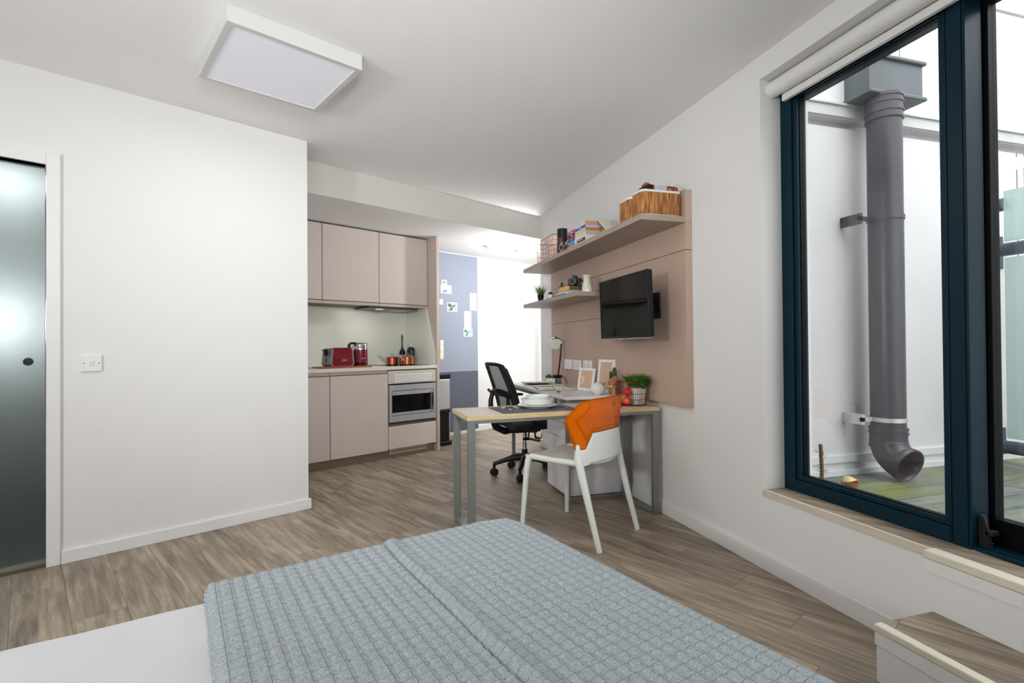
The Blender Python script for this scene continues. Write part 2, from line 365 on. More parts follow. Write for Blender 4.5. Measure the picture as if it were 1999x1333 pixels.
pvc = mat('grey_purple_drainpipe', (60, 56, 65), .35, bump=(30, .1))
pvc2 = mat('weathered_grey_hopper', (72, 79, 84), .45, mott=(6, .12, (1, 1, .3)))
dp = thing('downpipe', 'fat dark grey drainpipe standing against the outside wall beyond the window', 'drainpipe', (2.957, 2.27, ZD))
def rib(mb, z, r=.099, h=.008): return mb.cyl((0, 0, z - h), (0, 0, z + h), r, r, 32)
obj('pipe', MB().cyl((0, 0, .27), (0, 0, 2.235), .088, seg=36), pvc, dp)
sk = MB().cyl((0, 0, 2.10), (0, 0, 2.24), .092, seg=36)
for z in (2.10, 2.14, 2.19, 2.225): rib(sk, z - 0, .097, .005)
obj('upper_socket', sk, pvc, dp)
sk = MB().cyl((0, 0, .18), (0, 0, .30), .093, seg=36)
for z in (.29, .265, .19): rib(sk, z, .099, .005)
obj('lower_socket', sk, pvc, dp)
ep = []; AE = rad(72); RE = .13; nE = 10
for i in range(nE):
    t_ = AE * i / (nE - 1); ep.append((V3((.05 * RE * (1 - cos(t_)), -RE * (1 - cos(t_)), .225 - RE * sin(t_))), t_))
ep.append((ep[-1][0] + V3((.001, -.030 * sin(AE), -.030 * cos(AE))), AE))
mb = MB(); mb.rings([[p + (V3((1, 0, 0)) * cos(t) + V3((0, cos(q_), -sin(q_))) * sin(t)) * (.092 if i < nE - 1 else .097) for t in [2 * pi * k / 32 for k in range(32)]] for i, (p, q_) in enumerate(ep)], caps=False)
obj('elbow', mb, pvc, dp, solid=.006)
for z in (1.52, .345):
    obj('pipe_clip', MB().cyl((0, 0, z - .012), (0, 0, z + .012), .094, seg=32).box(-.17, -.08, .02, .04, z - .012, z + .012).box(-.17, -.15, .02, .15, z - .03, z + .03), steel if z < 1 else pvc, dp)
hp = thing('rainwater_hopper', 'square grey rainwater hopper box above the outside drainpipe', 'rainwater hopper', (3.02, 2.33, 2.64))
obj('box', B(-.21, .21, -.09, .088, .012, .215), pvc2, hp, bevel=.004)
obj('bottom_lip', B(-.225, .225, -.108, .069, -.008, .016), pvc2, hp, bevel=.008, seg=3)
obj('top_lip', B(-.225, .225, -.108, .069, .205, .228), pvc2, hp, bevel=.008, seg=3)
fg = mat('white_frosted_glass', (206, 230, 226), .35, trans=.55, ior=1.4, alpha=.92)
for i, (z0, z1, lb) in enumerate(((1.84, 2.165, 'short upper frosted glass balustrade panel outside by the right edge'), (.57, 1.735, 'tall lower frosted glass balustrade panel outside by the right edge'))):
    tag(obj('glass_panel', B(3.985, 3.997, 1.1, 2.28, z0, z1), fg), lb, 'glass panel', 'balustrade panels')
rail_m = mat('dark_grey_steel', (74, 84, 94), .4, metal=.3)
for z, l, lb in ((2.10, .10, 'short dark round rail end at the top of the glass balustrade'), (1.80, 1.3, 'dark round handrail passing between the two frosted glass panels outside'), (.50, 1.3, 'lowest dark round rail under the tall frosted glass panel outside')):
    t = thing('handrail', lb, 'handrail', (4.07, YO, z), 0, 'balustrade rails')
    obj('rail', MB().tube([(0, -.005 if l > .5 else -.05, 0), (0, -l, 0)], .043, 20), rail_m, t)
    if l > .5: obj('wall_plate', MB().box(-.13, .13, -.012, -.001, -.11, .11), rail_m, t, bevel=.002); [obj('bolt', MB().cyl((-.09, -.012, q), (-.09, -.022, q), .012), steel, t) for q in (.08, -.08)]
bw = thing('bowl', 'little brown clay bowl on the mossy deck in the window corner', 'bowl', (2.52, 2.15, ZD))
obj('clay_shell', MB().lathe([(.001, 0), (.02, 0), (.038, .02), (.045, .045), (.041, .045), (.034, .02), (.001, .006)], seg=20), mat('terracotta', (176, 122, 72), .6), bw)
tag(obj('dry_leaf', MB().add([(0, 0, 0), (.05, .03, .02), (.11, .0, .0), (.06, -.035, .012), (.02, -.03, .004), (.055, 0, .026)], [(0, 5, 1), (1, 5, 2), (2, 5, 3), (3, 5, 4), (4, 5, 0)]), mat('dry_cream_leaf', (222, 200, 150), .7), loc=(2.465, 2.15, ZD + .047), solid=.002), 'curled cream dry leaf lying over the brown clay bowl outside', 'leaf')
tag(obj('dry_leaf', MB().add([(0, 0, 0), (.05, .03, .014), (.13, .01, .0), (.06, -.04, .01), (.055, 0, .018)], [(0, 4, 1), (1, 4, 2), (2, 4, 3), (3, 4, 0)]), mat('dry_brown_leaf', (176, 120, 78), .8), loc=(3.05, 2.33, ZD + .002), solid=.002), 'flat brown dead leaf on the deck behind the drainpipe elbow', 'leaf')
mb = MB()
for i in range(60):
    z = random.uniform(.0, .2); a = random.uniform(0, 6.3)
    p = V3((random.gauss(0, .006), random.gauss(0, .006), z)); mb.tube([p, p + V3((cos(a) * .02, sin(a) * .02, random.uniform(-.03, .03)))], .0013, 4)
mb.tube([(0, 0, 0), (.003, .002, .12), (-.002, .004, .24)], .010, 6)
tag(obj('dead_stem', mb, mat('dry_stalk', (112, 88, 58), .9), loc=(2.40, 2.215, ZD)), 'shaggy dead plant stalk standing against the lower left window corner outside', 'dead plant')

# ================================================================== KITCHEN (local frame: x = along, y = depth)
MF = 4.849
def K(name, label, cat, s, z=0, group=None): return thing(name, label, cat, (s * cos(KA) - MF * sin(KA), s * sin(KA) + MF * cos(KA), z), KA, group)
# local coordinates inside kitchen things: x from s, y from the door front, z from given height
def base_unit(s0, s1, label):
    t = K('base_cabinet', label, 'kitchen cabinet', s0, 0, 'lower kitchen cabinets'); w = s1 - s0
    obj('carcass', B(0, w, .026, .60, .097, .943), cash_d, t)
    obj('handle_rail', B(.001, w - .001, .012, .026, .912, .943), cash_e, t)
    obj('door', B(.002, w - .002, 0, .024, .088, .903), cash, t, bevel=.004, seg=3)
    return t
base_unit(1.556, 2.160, 'lower taupe kitchen cabinet at the left, partly cut off by the white wall corner')
base_unit(2.164, 2.798, 'wide lower taupe kitchen cabinet between the cut-off cabinet and the microwave')
t = K('oven_housing', 'taupe kitchen unit around the microwave with a vent panel and a drawer', 'kitchen cabinet', 2.802, 0, 'lower kitchen cabinets')
w = .624
obj('carcass', MB().box(0, .014, .02, .60, .097, .943).box(w - .014, w, .02, .60, .097, .943).box(.014, w - .014, .05, .60, .097, .36).box(.014, w - .014, .05, .60, .80, .943), cash_d, t)
f = obj('vent_panel', B(.002, w - .014, 0, .05, .793, .932), cash, t, bevel=.002)
grille = MB().box(.072, .548, -.006, -.0005, .806, .892)
g = obj('vent_grille', grille, white_pl, t, bevel=.002)
hl = MB()
for r in range(7):
    for c in range(28):
        x = .088 + c * .0162 + (.008 if r % 2 else 0)
        if x < .535: hl.cbox((x, -.0064, .818 + r * .0104), (.009, .0012, .0035), (0, rad(32 if (c + r) % 2 else -32), 0))
obj('vent_slots', hl, mat('vent_slot_grey', (150, 152, 154), .6), g)
dr = obj('drawer', B(.002, w - .012, 0, .05, .098, .338), cash, t, bevel=.003)
# plinth with vent
struct('trim_12', MB().box(1.527, 3.429, 4.912, 4.93, 0, .096), mat('taupe_plinth', (136, 122, 104), .5), rotz=KA)
pv = MB().box(2.846, 3.317, 4.906, 4.912, .034, .088)
tag(obj('plinth_vent', pv, mat('beige_vent', (196, 190, 170), .5), rotz=KA, bevel=.001), 'long beige patterned air vent set low in the plinth under the drawer', 'vent')
hv = MB()
for c in range(22):
    x = 2.868 + c * .0205
    hv.tube([(x + .0075 * cos(a), 4.9052, .061 + .013 * sin(a)) for a in [2 * pi * k / 6 for k in range(6)]], .0022, 4, closed=True)
ph = obj('vent_holes', hv, mat('vent_dark', (40, 40, 36), .7)); ph.parent = bpy.data.objects['plinth_vent']
tag(obj('end_panel', B(3.430, 3.467, 4.849, 5.471, 0, HZ - .003), [cash_e], rotz=KA, bevel=.002), 'tall taupe end panel closing the kitchenette on the right', 'end panel')
tag(obj('worktop', B(1.527, 3.429, 4.842, 5.449, .9445, .980), stone, rotz=KA, bevel=.002), 'cream white kitchen worktop', 'worktop')
tag(obj('splashback', B(1.527, 3.404, 5.450, 5.471, .981, 1.66), splash, rotz=KA), 'sage grey splashback on the kitchen wall', 'splashback')
Myz = M4(((0, 0, 1, 0), (1, 0, 0, 0), (0, 1, 0, 0), (0, 0, 0, 1)))   # prism (y,z) extruded along x
tag(obj('side_splashback', MB().prism([(5.449, .981), (4.868, .981), (4.868, 1.13), (5.045, 1.66), (5.449, 1.66)], 3.405, 3.429, Myz), splash, rotz=KA, bevel=.002), 'sloping sage grey side splashback beside the hob', 'splashback')
def wall_unit(s0, s1, label):
    t = K('wall_cabinet', label, 'kitchen cabinet', s0, 1.635, 'upper kitchen cabinets'); w = s1 - s0; y = .181
    obj('carcass', B(0.001, w - .001, y + .022, .60, .005, .805), cash_d, t)
    obj('handle_rail', B(.002, w - .002, y + .001, y + .022, .0, .030), cash_e, t, bevel=.001)
    obj('door', B(.003, w - .003, y, y + .021, .037, .806), cash, t, bevel=.003, seg=3)
wall_unit(1.56, 2.166, 'upper taupe kitchen cabinet at the left, mostly hidden by the white wall corner')
wall_unit(2.168, 2.800, 'middle upper taupe kitchen cabinet with glossy door')
wall_unit(2.802, 3.428, 'right upper taupe kitchen cabinet with glossy door over the hob')
h = K('extractor_hood', 'thin dark extractor hood under the upper cabinets', 'extractor hood', 2.70, 1.612)
obj('hood_body', B(0, .62, .21, .55, 0, .022), mat('hood_grey', (92, 92, 96), .35, metal=.5), h, bevel=.003)
obj('hood_switch', MB().box(.08, .16, .215, .25, -.016, 0).box(.17, .19, .22, .24, -.008, 0), white_pl, h, bevel=.003)
obj('hood_filter', MB().box(.30, .56, .26, .50, -.006, 0), steel, h)
# microwave
mw = K('microwave', 'built-in stainless steel microwave with dark glass door and bar handle', 'microwave', 2.816, .38)
w = .597
obj('body', B(.01, w - .01, .03, .36, .01, .385), black_pl, mw)
obj('trim_frame', MB().box(0, w, 0, .03, .337, .398).box(0, w, 0, .03, 0, .066).box(0, .030, 0, .03, .066, .337).box(w - .030, w, 0, .03, .066, .337), steel, mw, bevel=.0015)
md = obj('door', MB().box(.036, w - .036, .004, .03, .289, .331).box(.036, w - .036, .004, .03, .072, .100), steel, mw, bevel=.001)
obj('door_glass', B(.036, .508, .006, .03, .100, .289), black_gloss, md)
obj('handle', MB().cbox((.500, -.040, .20), (.014, .012, .225)).cbox((.500, -.018, .298), (.012, .045, .012)).cbox((.500, -.018, .102), (.012, .045, .012)), chrome, md, bevel=.002)
cp = obj('control_panel', MB().box(.512, w - .038, .005, .03, .100, .289), mat('dark_control_panel', (26, 22, 26), .2), mw)
obj('display', B(.524, .548, .0035, .005, .262, .270), mat('red_led', (190, 10, 20), .4, emit=((255, 20, 30), 1.2)), cp)
obj('dial', MB().tube([(.536, .005, .128), (.536, -.010, .128)], .013, 20), chrome, cp)
text('logo', 'CDA', .017, mat('logo_grey', (60, 60, 64), .5), mw, M4.Translation((.265, .0035, .086)) @ M4.Rotation(pi / 2, 4, 'X'))
# hob
hb = obj('hob', B(0, .50, 0, .49, 0, .006), black_gloss, bevel=.002); hb.location = (2.87 * cos(KA) - 4.90 * sin(KA), 2.87 * sin(KA) + 4.90 * cos(KA), .9805); hb.rotation_euler = (0, 0, KA)
tag(hb, 'black glass hob set on the worktop under the copper pans', 'hob')
def kl(s, m, z): return (s * cos(KA) - m * sin(KA), s * sin(KA) + m * cos(KA), z)
# chopping board
cb = MB(); r = .02
cb.prism([(0, .0), (.50, .0), (.53, .03), (.53, .25), (.50, .28), (0, .28), (-.02, .25), (-.02, .03)], 0, .014)
tag(obj('chopping_board', cb, mat('copper_red_board', (196, 96, 66), .3, metal=.4), loc=kl(2.135, 4.90, .9805), rotz=KA + .02, bevel=.004), 'thin copper coloured board under the red toaster and kettle', 'board')
# toaster
ts = thing('toaster', 'dark red two-slot toaster with grey ends on the kitchen worktop', 'toaster', kl(2.33, 5.03, .9965), KA + .12)
L_, D_, H_ = .30, .17, .185
prof = [(-L_ / 2 + .02, .012)]
def rr(w, h, r, n=5):
    pts = []
    for cx, cz, a0 in ((w / 2 - r, r, -90), (w / 2 - r, h - r * .6, 0), (-w / 2 + r, h - r * .6, 90), (-w / 2 + r, r, 180)):
        rq = r if cz == r else r * .6
        for k in range(n + 1):
            a = rad(a0 + 90 * k / n); pts.append((cx + rq * cos(a), (cz if cz == r else h - rq) + rq * sin(a)))
    return pts
Mxz = M4(((1, 0, 0, 0), (0, 0, 1, 0), (0, 1, 0, 0), (0, 0, 0, 1)))
obj('body', MB().prism([(x, z) for x, z in rr(.27, H_ - .008, .035)], -D_ / 2, D_ / 2, Mxz).cbox((0, 0, .0), (.22, .14, .006)), mat('toaster_grey', (150, 150, 154), .35, metal=.4), ts, bevel=.004)
for sgn in (-1, 1):
    obj('side_panel', MB().prism([(x, z + .008) for x, z in rr(.235, H_ - .012, .03)], sgn * D_ / 2 - .004, sgn * D_ / 2 + .006, Mxz), red_gloss, ts, bevel=.003)
obj('top_slot', MB().box(-.115, .115, -.055, -.02, H_ - .01, H_ - .004).box(-.115, .115, .02, .055, H_ - .01, H_ - .004), black_pl, ts)
obj('top_rack', MB().tube([(-.11 + .0, -D_ / 2 - .001, H_ + .0), (.11, -D_ / 2 - .001, H_ + .0)], .004, 8), red_gloss, ts)
obj('lever', MB().cbox((-.15, 0, .165), (.035, .06, .012)).cbox((-.137, 0, .135), (.008, .07, .045)), black_pl, ts, bevel=.003)
obj('lever_slot', B(-.1368, -.1352, -.006, .006, .04, .12), black_pl, ts)
text('logo', 'BOSCH', .015, white_pl, ts, M4.Translation((.012, -D_ / 2 - .0072, .062)) @ M4.Rotation(pi / 2, 4, 'X'))
# kettle
kt = thing('kettle', 'dark red electric kettle with steel top and black handle behind the toaster', 'kettle', kl(2.62, 5.12, .9965), KA - .1)
obj('base', MB().lathe([(.078, 0), (.08, .004), (.078, .02), (.07, .022)], seg=32), black_pl, kt)
obj('body', MB().lathe([(.072, .022), (.078, .03), (.076, .165)], seg=36), red_gloss, kt)
obj('steel_collar', MB().lathe([(.0765, .165), (.0745, .228), (.072, .232)], seg=36).tube([(.06, 0, .222), (.098, 0, .232)], [.02, .006], 8), chrome, kt)
obj('lid', MB().lathe([(.073, .232), (.072, .238), (.0, .240)], seg=36), black_pl, kt)
obj('handle', MB().tube([(-.05, 0, .236), (-.10, 0, .236), (-.122, 0, .22), (-.122, 0, .06), (-.10, 0, .035), (-.07, 0, .035)], 1, sq=(.030, .022)), black_pl, kt, bevel=.004)
obj('power_dial', MB().tube([(-.085, -.02, .19), (-.085, -.028, .19)], .016, 20), steel, kt)
text('logo', 'BOSCH', .014, white_pl, kt, M4.Translation((.004, -.0785, .075)) @ M4.Rotation(pi / 2, 4, 'X'))
# saucepans
def pan(label, s, m, r, h, ha, hl_, lid=True):
    t = thing('saucepan', label, 'saucepan', kl(s, m, .987), KA, 'copper saucepans on the hob')
    obj('pot', MB().lathe([(.001, 0), (r - .006, 0), (r, .006), (r, h), (r + .004, h + .003), (r - .001, h + .003), (r - .003, h), (r - .003, .008), (.001, .008)], seg=36), copper, t)
    if lid:
        l = obj('lid', MB().lathe([(r + .002, h + .004), (r - .004, h + .009), (r * .4, h + .018), (.001, h + .019)], seg=32), chrome, t)
        obj('lid_handle', MB().tube([(-.022, 0, h + .016), (-.022, 0, h + .034), (-.016, 0, h + .041), (.016, 0, h + .041), (.022, 0, h + .034), (.022, 0, h + .016)], .0035, 8), chrome, l)
    dx, dy = cos(ha), sin(ha)
    obj('handle', MB().tube([(dx * (r - .0), dy * (r - .0), h - .025), (dx * (r + .03), dy * (r + .03), h - .006), (dx * (r + hl_), dy * (r + hl_), h + .034)], [.006, .007, .008], 8).cbox((dx * (r + .002), dy * (r + .002), h - .027), (.02, .03, .022)), steel, t)
pan('smaller copper saucepan with steel lid and raised handle, left on the hob', 3.03, 5.16, .068, .082, rad(165), .085)
pan('larger copper saucepan with steel rim, right on the hob', 3.145, 5.03, .082, .088, rad(205), .12)
bt = thing('bottle', 'slim black glass bottle with a long neck and cork in the kitchen corner', 'bottle', kl(3.27, 5.33, .981), 0)
obj('glass_body', MB().lathe([(.001, 0), (.034, 0), (.036, .006), (.036, .14), (.030, .165), (.014, .185), (.0115, .21), (.0115, .335), (.001, .335)], seg=28), mat('dark_bottle_glass', (16, 14, 12), .12), bt)
obj('cork', MB().lathe([(.012, .335), (.0125, .36), (.001, .361)], seg=18), mat('cork', (196, 130, 96), .7), bt)
obj('bottle_label', MB().lathe([(.0365, .09), (.0365, .12)], seg=28), mat('amber_label', (150, 96, 60), .4, mott=(90, .5)), bt)
bt = thing('bottle', 'stout matt black bottle with a silver cap beside the slim corked bottle', 'bottle', kl(3.335, 5.245, .981), 0)
obj('glass_body', MB().lathe([(.001, 0), (.044, 0), (.046, .008), (.046, .165), (.038, .192), (.018, .205), (.016, .21), (.001, .21)], seg=28), mat('matt_black_glass', (20, 20, 21), .4), bt)
obj('cap', MB().lathe([(.018, .208), (.018, .24), (.001, .242)], seg=20), steel, bt)
am = rad(-70)
text('bottle_label', 'T', .05, mat('silver_print', (170, 170, 172), .4), bt, M4.Rotation(rad(20), 4, 'Z') @ M4.Translation((0, -.0462, .135)) @ M4.Rotation(pi / 2, 4, 'X'))
# pedal bin
bn = thing('pedal_bin', 'slim steel pedal bin with black lid and base beside the kitchen end panel', 'bin', kl(3.62, 5.17, 0), KA)
obj('base', B(-.125, .135, -.17, .17, 0, .055), black_pl, bn, bevel=.012, seg=3)
obj('lower_body', B(-.115, .105, -.15, .15, .055, .40), black_pl, bn, bevel=.015, seg=3)
obj('upper_body', B(-.118, .118, -.155, .155, .43, .80), steel, bn, bevel=.015, seg=3)
obj('band', B(-.121, .121, -.158, .158, .395, .43), black_pl, bn, bevel=.006)
obj('lid', B(-.123, .126, -.162, .16, .80, .86), black_pl, bn, bevel=.012, seg=3)
obj('side_strip', B(.105, .112, -.155, -.12, .055, .40), steel, bn)

# hall pinboard and papers
felt1 = mat('light_blue_grey_felt', (150, 158, 173), .95, mott=(260, .08), bump=(300, .4)); felt2 = mat('slate_felt', (92, 98, 110), .95, mott=(260, .10), bump=(300, .4))
pb = thing('pinboard', 'tall felt pinboard on the hall wall, pale blue-grey above and slate below', 'pinboard', kl(3.48, 5.548, 0), KA)
obj('upper_felt', B(0, 1.145, 0, .023, .846, 2.44), felt1, pb, bevel=.002)
obj('lower_felt', B(0, 1.145, 0, .023, .04, .843), felt2, pb, bevel=.002)
def photo_m(name, a, b, c, sc):
    m = bpy.data.materials.new(name); m.use_nodes = True; nt = m.node_tree; bs = nt.nodes['Principled BSDF']; bs.inputs['Roughness'].default_value = .4
    tc = N(nt, 'ShaderNodeTexCoord'); v = N(nt, 'ShaderNodeTexNoise', Scale=sc, Detail=2.); r = N(nt, 'ShaderNodeValToRGB'); r.color_ramp.interpolation = 'CONSTANT'
    e = r.color_ramp.elements; e[0].position = 0; e[0].color = lin(a); e[1].position = .47; e[1].color = lin(b); k = e.new(.57); k.color = lin(c)
    nt.links.new(tc.outputs['Object'], v.inputs['Vector']); nt.links.new(v.outputs['Fac'], r.inputs['Fac']); nt.links.new(r.outputs['Color'], bs.inputs['Base Color']); return m
white_p = mat('white_paper', (238, 238, 236), .7)
def pinned(name, label, cat, s0, s1, z0, z1, pm, border=.008, tilt=0, m0=5.547):
    c = ((s0 + s1) / 2, (z0 + z1) / 2)
    t = thing(name, label, cat, kl(c[0], m0, c[1]), KA, 'papers pinned on the hall board'); t.rotation_euler = (0, tilt, KA)
    w, h = (s1 - s0) / 2, (z1 - z0) / 2
    obj('sheet', B(-w, w, -.0015, 0, -h, h), white_p if border else pm, t)
    if border: obj('picture', B(-w + border, w - border, -.0022, -.0016, -h + border, h - border), pm, t)
    return t
SZ = lambda px: 3.995 + (px - 858) * .00882
ZZ = lambda py: 2.442 - (py - 500) * .00717
pinned('photo', 'small white-bordered photo pinned highest at the left of the board', 'photo', SZ(859.5), SZ(869), ZZ(560), ZZ(551), photo_m('ph1', (120, 116, 120), (190, 184, 190), (90, 90, 96), 30), .016)
pinned('photo', 'large pale photo pinned just under the small top left one', 'photo', SZ(857), SZ(877.5), ZZ(576), ZZ(560.5), photo_m('ph2', (232, 228, 230), (236, 208, 204), (110, 124, 130), 12), .012, m0=5.5445)
pinned('photo', 'photo of two people pinned left of the middle of the board', 'photo', SZ(869.5), SZ(888.5), ZZ(609), ZZ(592), photo_m('ph3', (60, 66, 72), (206, 200, 206), (30, 70, 66), 16), .012)
pinned('photo', 'colourful green and blue photo pinned at the foot of the white paper strip', 'photo', SZ(900), SZ(918), ZZ(656), ZZ(641), photo_m('ph4', (70, 130, 84), (226, 232, 232), (40, 120, 160), 20), .012, tilt=.02, m0=5.5445)
pinned('paper_sheet', 'pink patterned paper pinned near the right edge of the board', 'paper', SZ(913.5), SZ(927), ZZ(605), ZZ(571), photo_m('ph5', (240, 214, 212), (246, 234, 232), (236, 190, 188), 45), 0)
pinned('paper_sheet', 'long white faintly dotted paper strip pinned right of the middle', 'paper', SZ(902), SZ(916), ZZ(642), ZZ(607), white_p, 0)
pinned('paper_sheet', 'narrow yellow-white paper strip pinned low beside the kitchen end panel', 'paper', SZ(856), SZ(862), ZZ(698), ZZ(663), photo_m('ph6', (240, 232, 190), (246, 244, 236), (228, 200, 150), 40), 0)
pinned('paper_sheet', 'sliver of white paper pinned at the left edge of the board', 'paper', SZ(855), SZ(861.5), ZZ(597), ZZ(587), white_p, 0)

# ceiling things
cl = thing('ceiling_light', 'square white ceiling light panel with grey frame', 'ceiling light', (-.419, 2.942, 2.645), rad(25.1))
q = .318
obj('frame', MB().box(-q, q, -q, -q + .028, 0, .079).box(-q, q, q - .028, q, 0, .079).box(-q, -q + .028, -q + .028, q - .028, 0, .079).box(q - .028, q, -q + .028, q - .028, 0, .079).box(-q + .028, q - .028, -q + .028, q - .028, .05, .079), mat('light_grey_metal', (206, 206, 204), .45), cl, bevel=.0015)
obj('diffuser', B(-q + .028, q - .028, -q + .028, q - .028, .008, .014), mat('opal_diffuser', (232, 232, 240), .6, emit=((236, 238, 255), .12)), cl)
sd = thing('smoke_detector', 'white smoke detector on the hall ceiling', 'smoke detector', kl(4.268, 4.881, HZ - .052))
obj('mounting_base', MB().lathe([(.05, .034), (.052, .051), (.001, .0515)], seg=28), white_pl, sd)
obj('sensor_head', MB().lathe([(.001, 0), (.018, 0), (.022, .01), (.040, .016), (.046, .034), (.001, .034)], seg=28), white_pl, sd)
tag(obj('downlight', MB().lathe([(.03, 0), (.042, -.001), (.044, -.005), (.036, -.006), (.03, 0)], seg=28).lathe([(.001, -.0005), (.03, -.0005)], seg=28), mat('downlight_ring', (214, 214, 214), .3), loc=kl(4.739, 4.884, HZ - .0005)), 'small recessed ring light in the hall ceiling', 'downlight')
av = thing('air_valve', 'round white air valve on the hall ceiling behind the wire basket', 'air valve', kl(5.074, 4.944, HZ - .018))
obj('valve_rim', MB().lathe([(.055, .017), (.066, .010), (.062, .006), (.048, .010)], seg=32), white_pl, av)
obj('valve_disc', MB().lathe([(.001, 0), (.045, .002), (.046, .008), (.001, .010)], seg=32), white_pl, av)
# switch on the left wall
sw = thing('light_switch', 'white light switch with a single rocker on the wall beside the frosted door', 'light switch', kl(.279, 3.797, 1.110), KA)
obj('face_plate', B(-.047, .047, -.011, -.0005, -.048, .048), white_pl, sw, bevel=.003, seg=3)
obj('rocker', MB().cbox((0, -.013, 0), (.021, .006, .03), (rad(6), 0, 0)), white_pl, sw, bevel=.0015)
for x in (-.034, .034): obj('screw', MB().tube([(x, -.0112, 0), (x, -.0122, 0)], .0035, 10), mat('brass_screw', (150, 120, 80), .3, metal=1), sw)

# ================================================================== MEDIA WALL
mp_ = thing('wall_panel', 'large taupe panelled board on the right wall behind the television and desk', 'wall panel', (1.99, 2.833, 0))
def tile(y0, y1, z0, z1): obj('panel', B(0, .0495, y0 - 2.833, y1 - 2.833, z0, z1), board, mp_, bevel=.0012)
tile(2.833, 3.8455, .79, 1.798); tile(2.833, 3.8455, 1.8015, 1.974)
tile(3.8485, 4.858, .79, 1.4235); tile(4.861, 5.272, .79, 1.4235)
tile(3.8485, 5.272, 1.4265, 1.798); tile(3.8485, 5.272, 1.8015, 1.974)
obj('upright', B(0, .0495, 0, .16, 1.975, 2.19), board, mp_, bevel=.0012)
sh = tag(obj('wall_shelf', B(-.32, 0, -1.2185, 1.2185, -.0185, .0185), board_s, loc=(1.9895, 4.052, 1.9935), bevel=.0015), 'long upper taupe wall shelf', 'shelf', 'taupe wall shelves')
sh = tag(obj('wall_shelf', B(-.32, 0, -.708, .708, -.0185, .0185), board_s, loc=(1.9895, 4.563, 1.6155), bevel=.0015), 'short lower taupe wall shelf beside the television', 'shelf', 'taupe wall shelves')

tv = thing('television', 'black flat television on a wall bracket over the desk', 'television', (1.764, 3.254, 1.458)); tv.rotation_euler = (rad(1.8), 0, rad(-91.4))
obj('housing', MB().box(-.362, .362, .008, .034, -.215, .217).box(-.30, .30, .034, .06, -.18, .15), black_pl, tv, bevel=.006)
obj('bezel', MB().box(-.365, .365, -.004, .008, -.219, -.205).box(-.365, .365, -.004, .008, .209, .219).box(-.365, -.356, -.004, .008, -.205, .209).box(.356, .365, -.004, .008, -.205, .209), black_pl, tv, bevel=.001)
obj('screen', B(-.356, .356, .000, .008, -.205, .209), screen_m, tv)
obj('silver_edge', MB().box(-.365, .365, -.005, .008, -.2245, -.219).tube([(0, -.006, -.222), (0, -.006, -.232)], [.022, .014], 20), chrome, tv)
bk = obj('wall_bracket', MB().box(-.10, .10, .06, .075, -.11, .11).box(.02, .07, .075, .20, -.05, .05).box(-.02, .14, .205, .218, -.09, .09).tube([(.10, .075, .0), (.16, .14, .0), (.10, .205, 0)], .02, 10), black_pl, tv, bevel=.002)

def socket(y0, y1, z0, z1, label):
    t = thing('power_socket', label, 'power socket', (1.9895, (y0 + y1) / 2, (z0 + z1) / 2), -pi / 2, 'sockets above the desk'); w = (y0 - y1) / 2; h = (z1 - z0) / 2
    obj('face_plate', B(-w, w, -.022, -.0005, -h, h), white_pl, t, bevel=.004, seg=3)
    for c in (-w * .5, w * .5):
        pin = MB(); rk = MB(); pin.cbox((c, -.0222, h * .18), (.006, .001, .010)).cbox((c - .011, -.0222, -h * .28), (.009, .001, .005)).cbox((c + .011, -.0222, -h * .28), (.009, .001, .005))
        rk.cbox((c * .35, -.0225, h * .55), (.013, .004, .02))
        obj('pin_holes', pin, mat('pin_hole', (90, 86, 84), .7), t); obj('rocker', rk, white_pl, t, bevel=.001)
socket(4.861, 4.70, .955, 1.051, 'leftmost of the three white double sockets, nearest the desk lamp')
socket(4.638, 4.475, .955, 1.051, 'middle of the three white double sockets')
socket(4.397, 4.236, .955, 1.051, 'rightmost of the three white double sockets, partly behind the small picture frame')

# ================================================================== DESK
dk = thing('desk', 'white desk on square grey steel frames against the taupe board', 'desk', (1.475, 3.615, 0))
obj('desktop', B(0, .513, 0, 1.555, .774, .800), white_desk, dk, bevel=.0015)
obj('edge_rail', MB().box(.01, .50, .035, .06, .7605, .7735).box(.01, .035, .06, 1.50, .745, .7735).box(.478, .503, .06, 1.50, .745, .7735), grey_metal, dk)
for nm, x, y, z1 in (('near_leg', .006, .003, .7735), ('near_leg', .478, .003, .7735), ('far_leg', .006, 1.47, .7735), ('far_leg', .478, 1.47, .7735)):
    obj('leg', B(x, x + .03, y, y + .03, .028, z1 if y > 1 else .7735), grey_metal, dk, bevel=.001)
for y in (.003, 1.47): obj('floor_bar', B(.006, .508, y, y + .03, 0, .028), grey_metal, dk, bevel=.001)
pd = thing('drawer_pedestal', 'white drawer pedestal standing under the desk', 'drawer unit', (1.500, 3.66, 0))
obj('body', B(.018, .475, 0, .44, .030, .70), white_desk, pd, bevel=.001)
obj('castors', MB().cyl((.06, .05, 0), (.06, .05, .029), .02).cyl((.42, .05, 0), (.42, .05, .029), .02).cyl((.06, .39, 0), (.06, .39, .029), .02).cyl((.42, .39, 0), (.42, .39, .029), .02), black_pl, pd)
for z0, z1 in ((.034, .452), (.470, .575), (.592, .697)):
    obj('drawer_front', B(0, .017, .002, .438, z0, z1), white_desk, pd, bevel=.001)

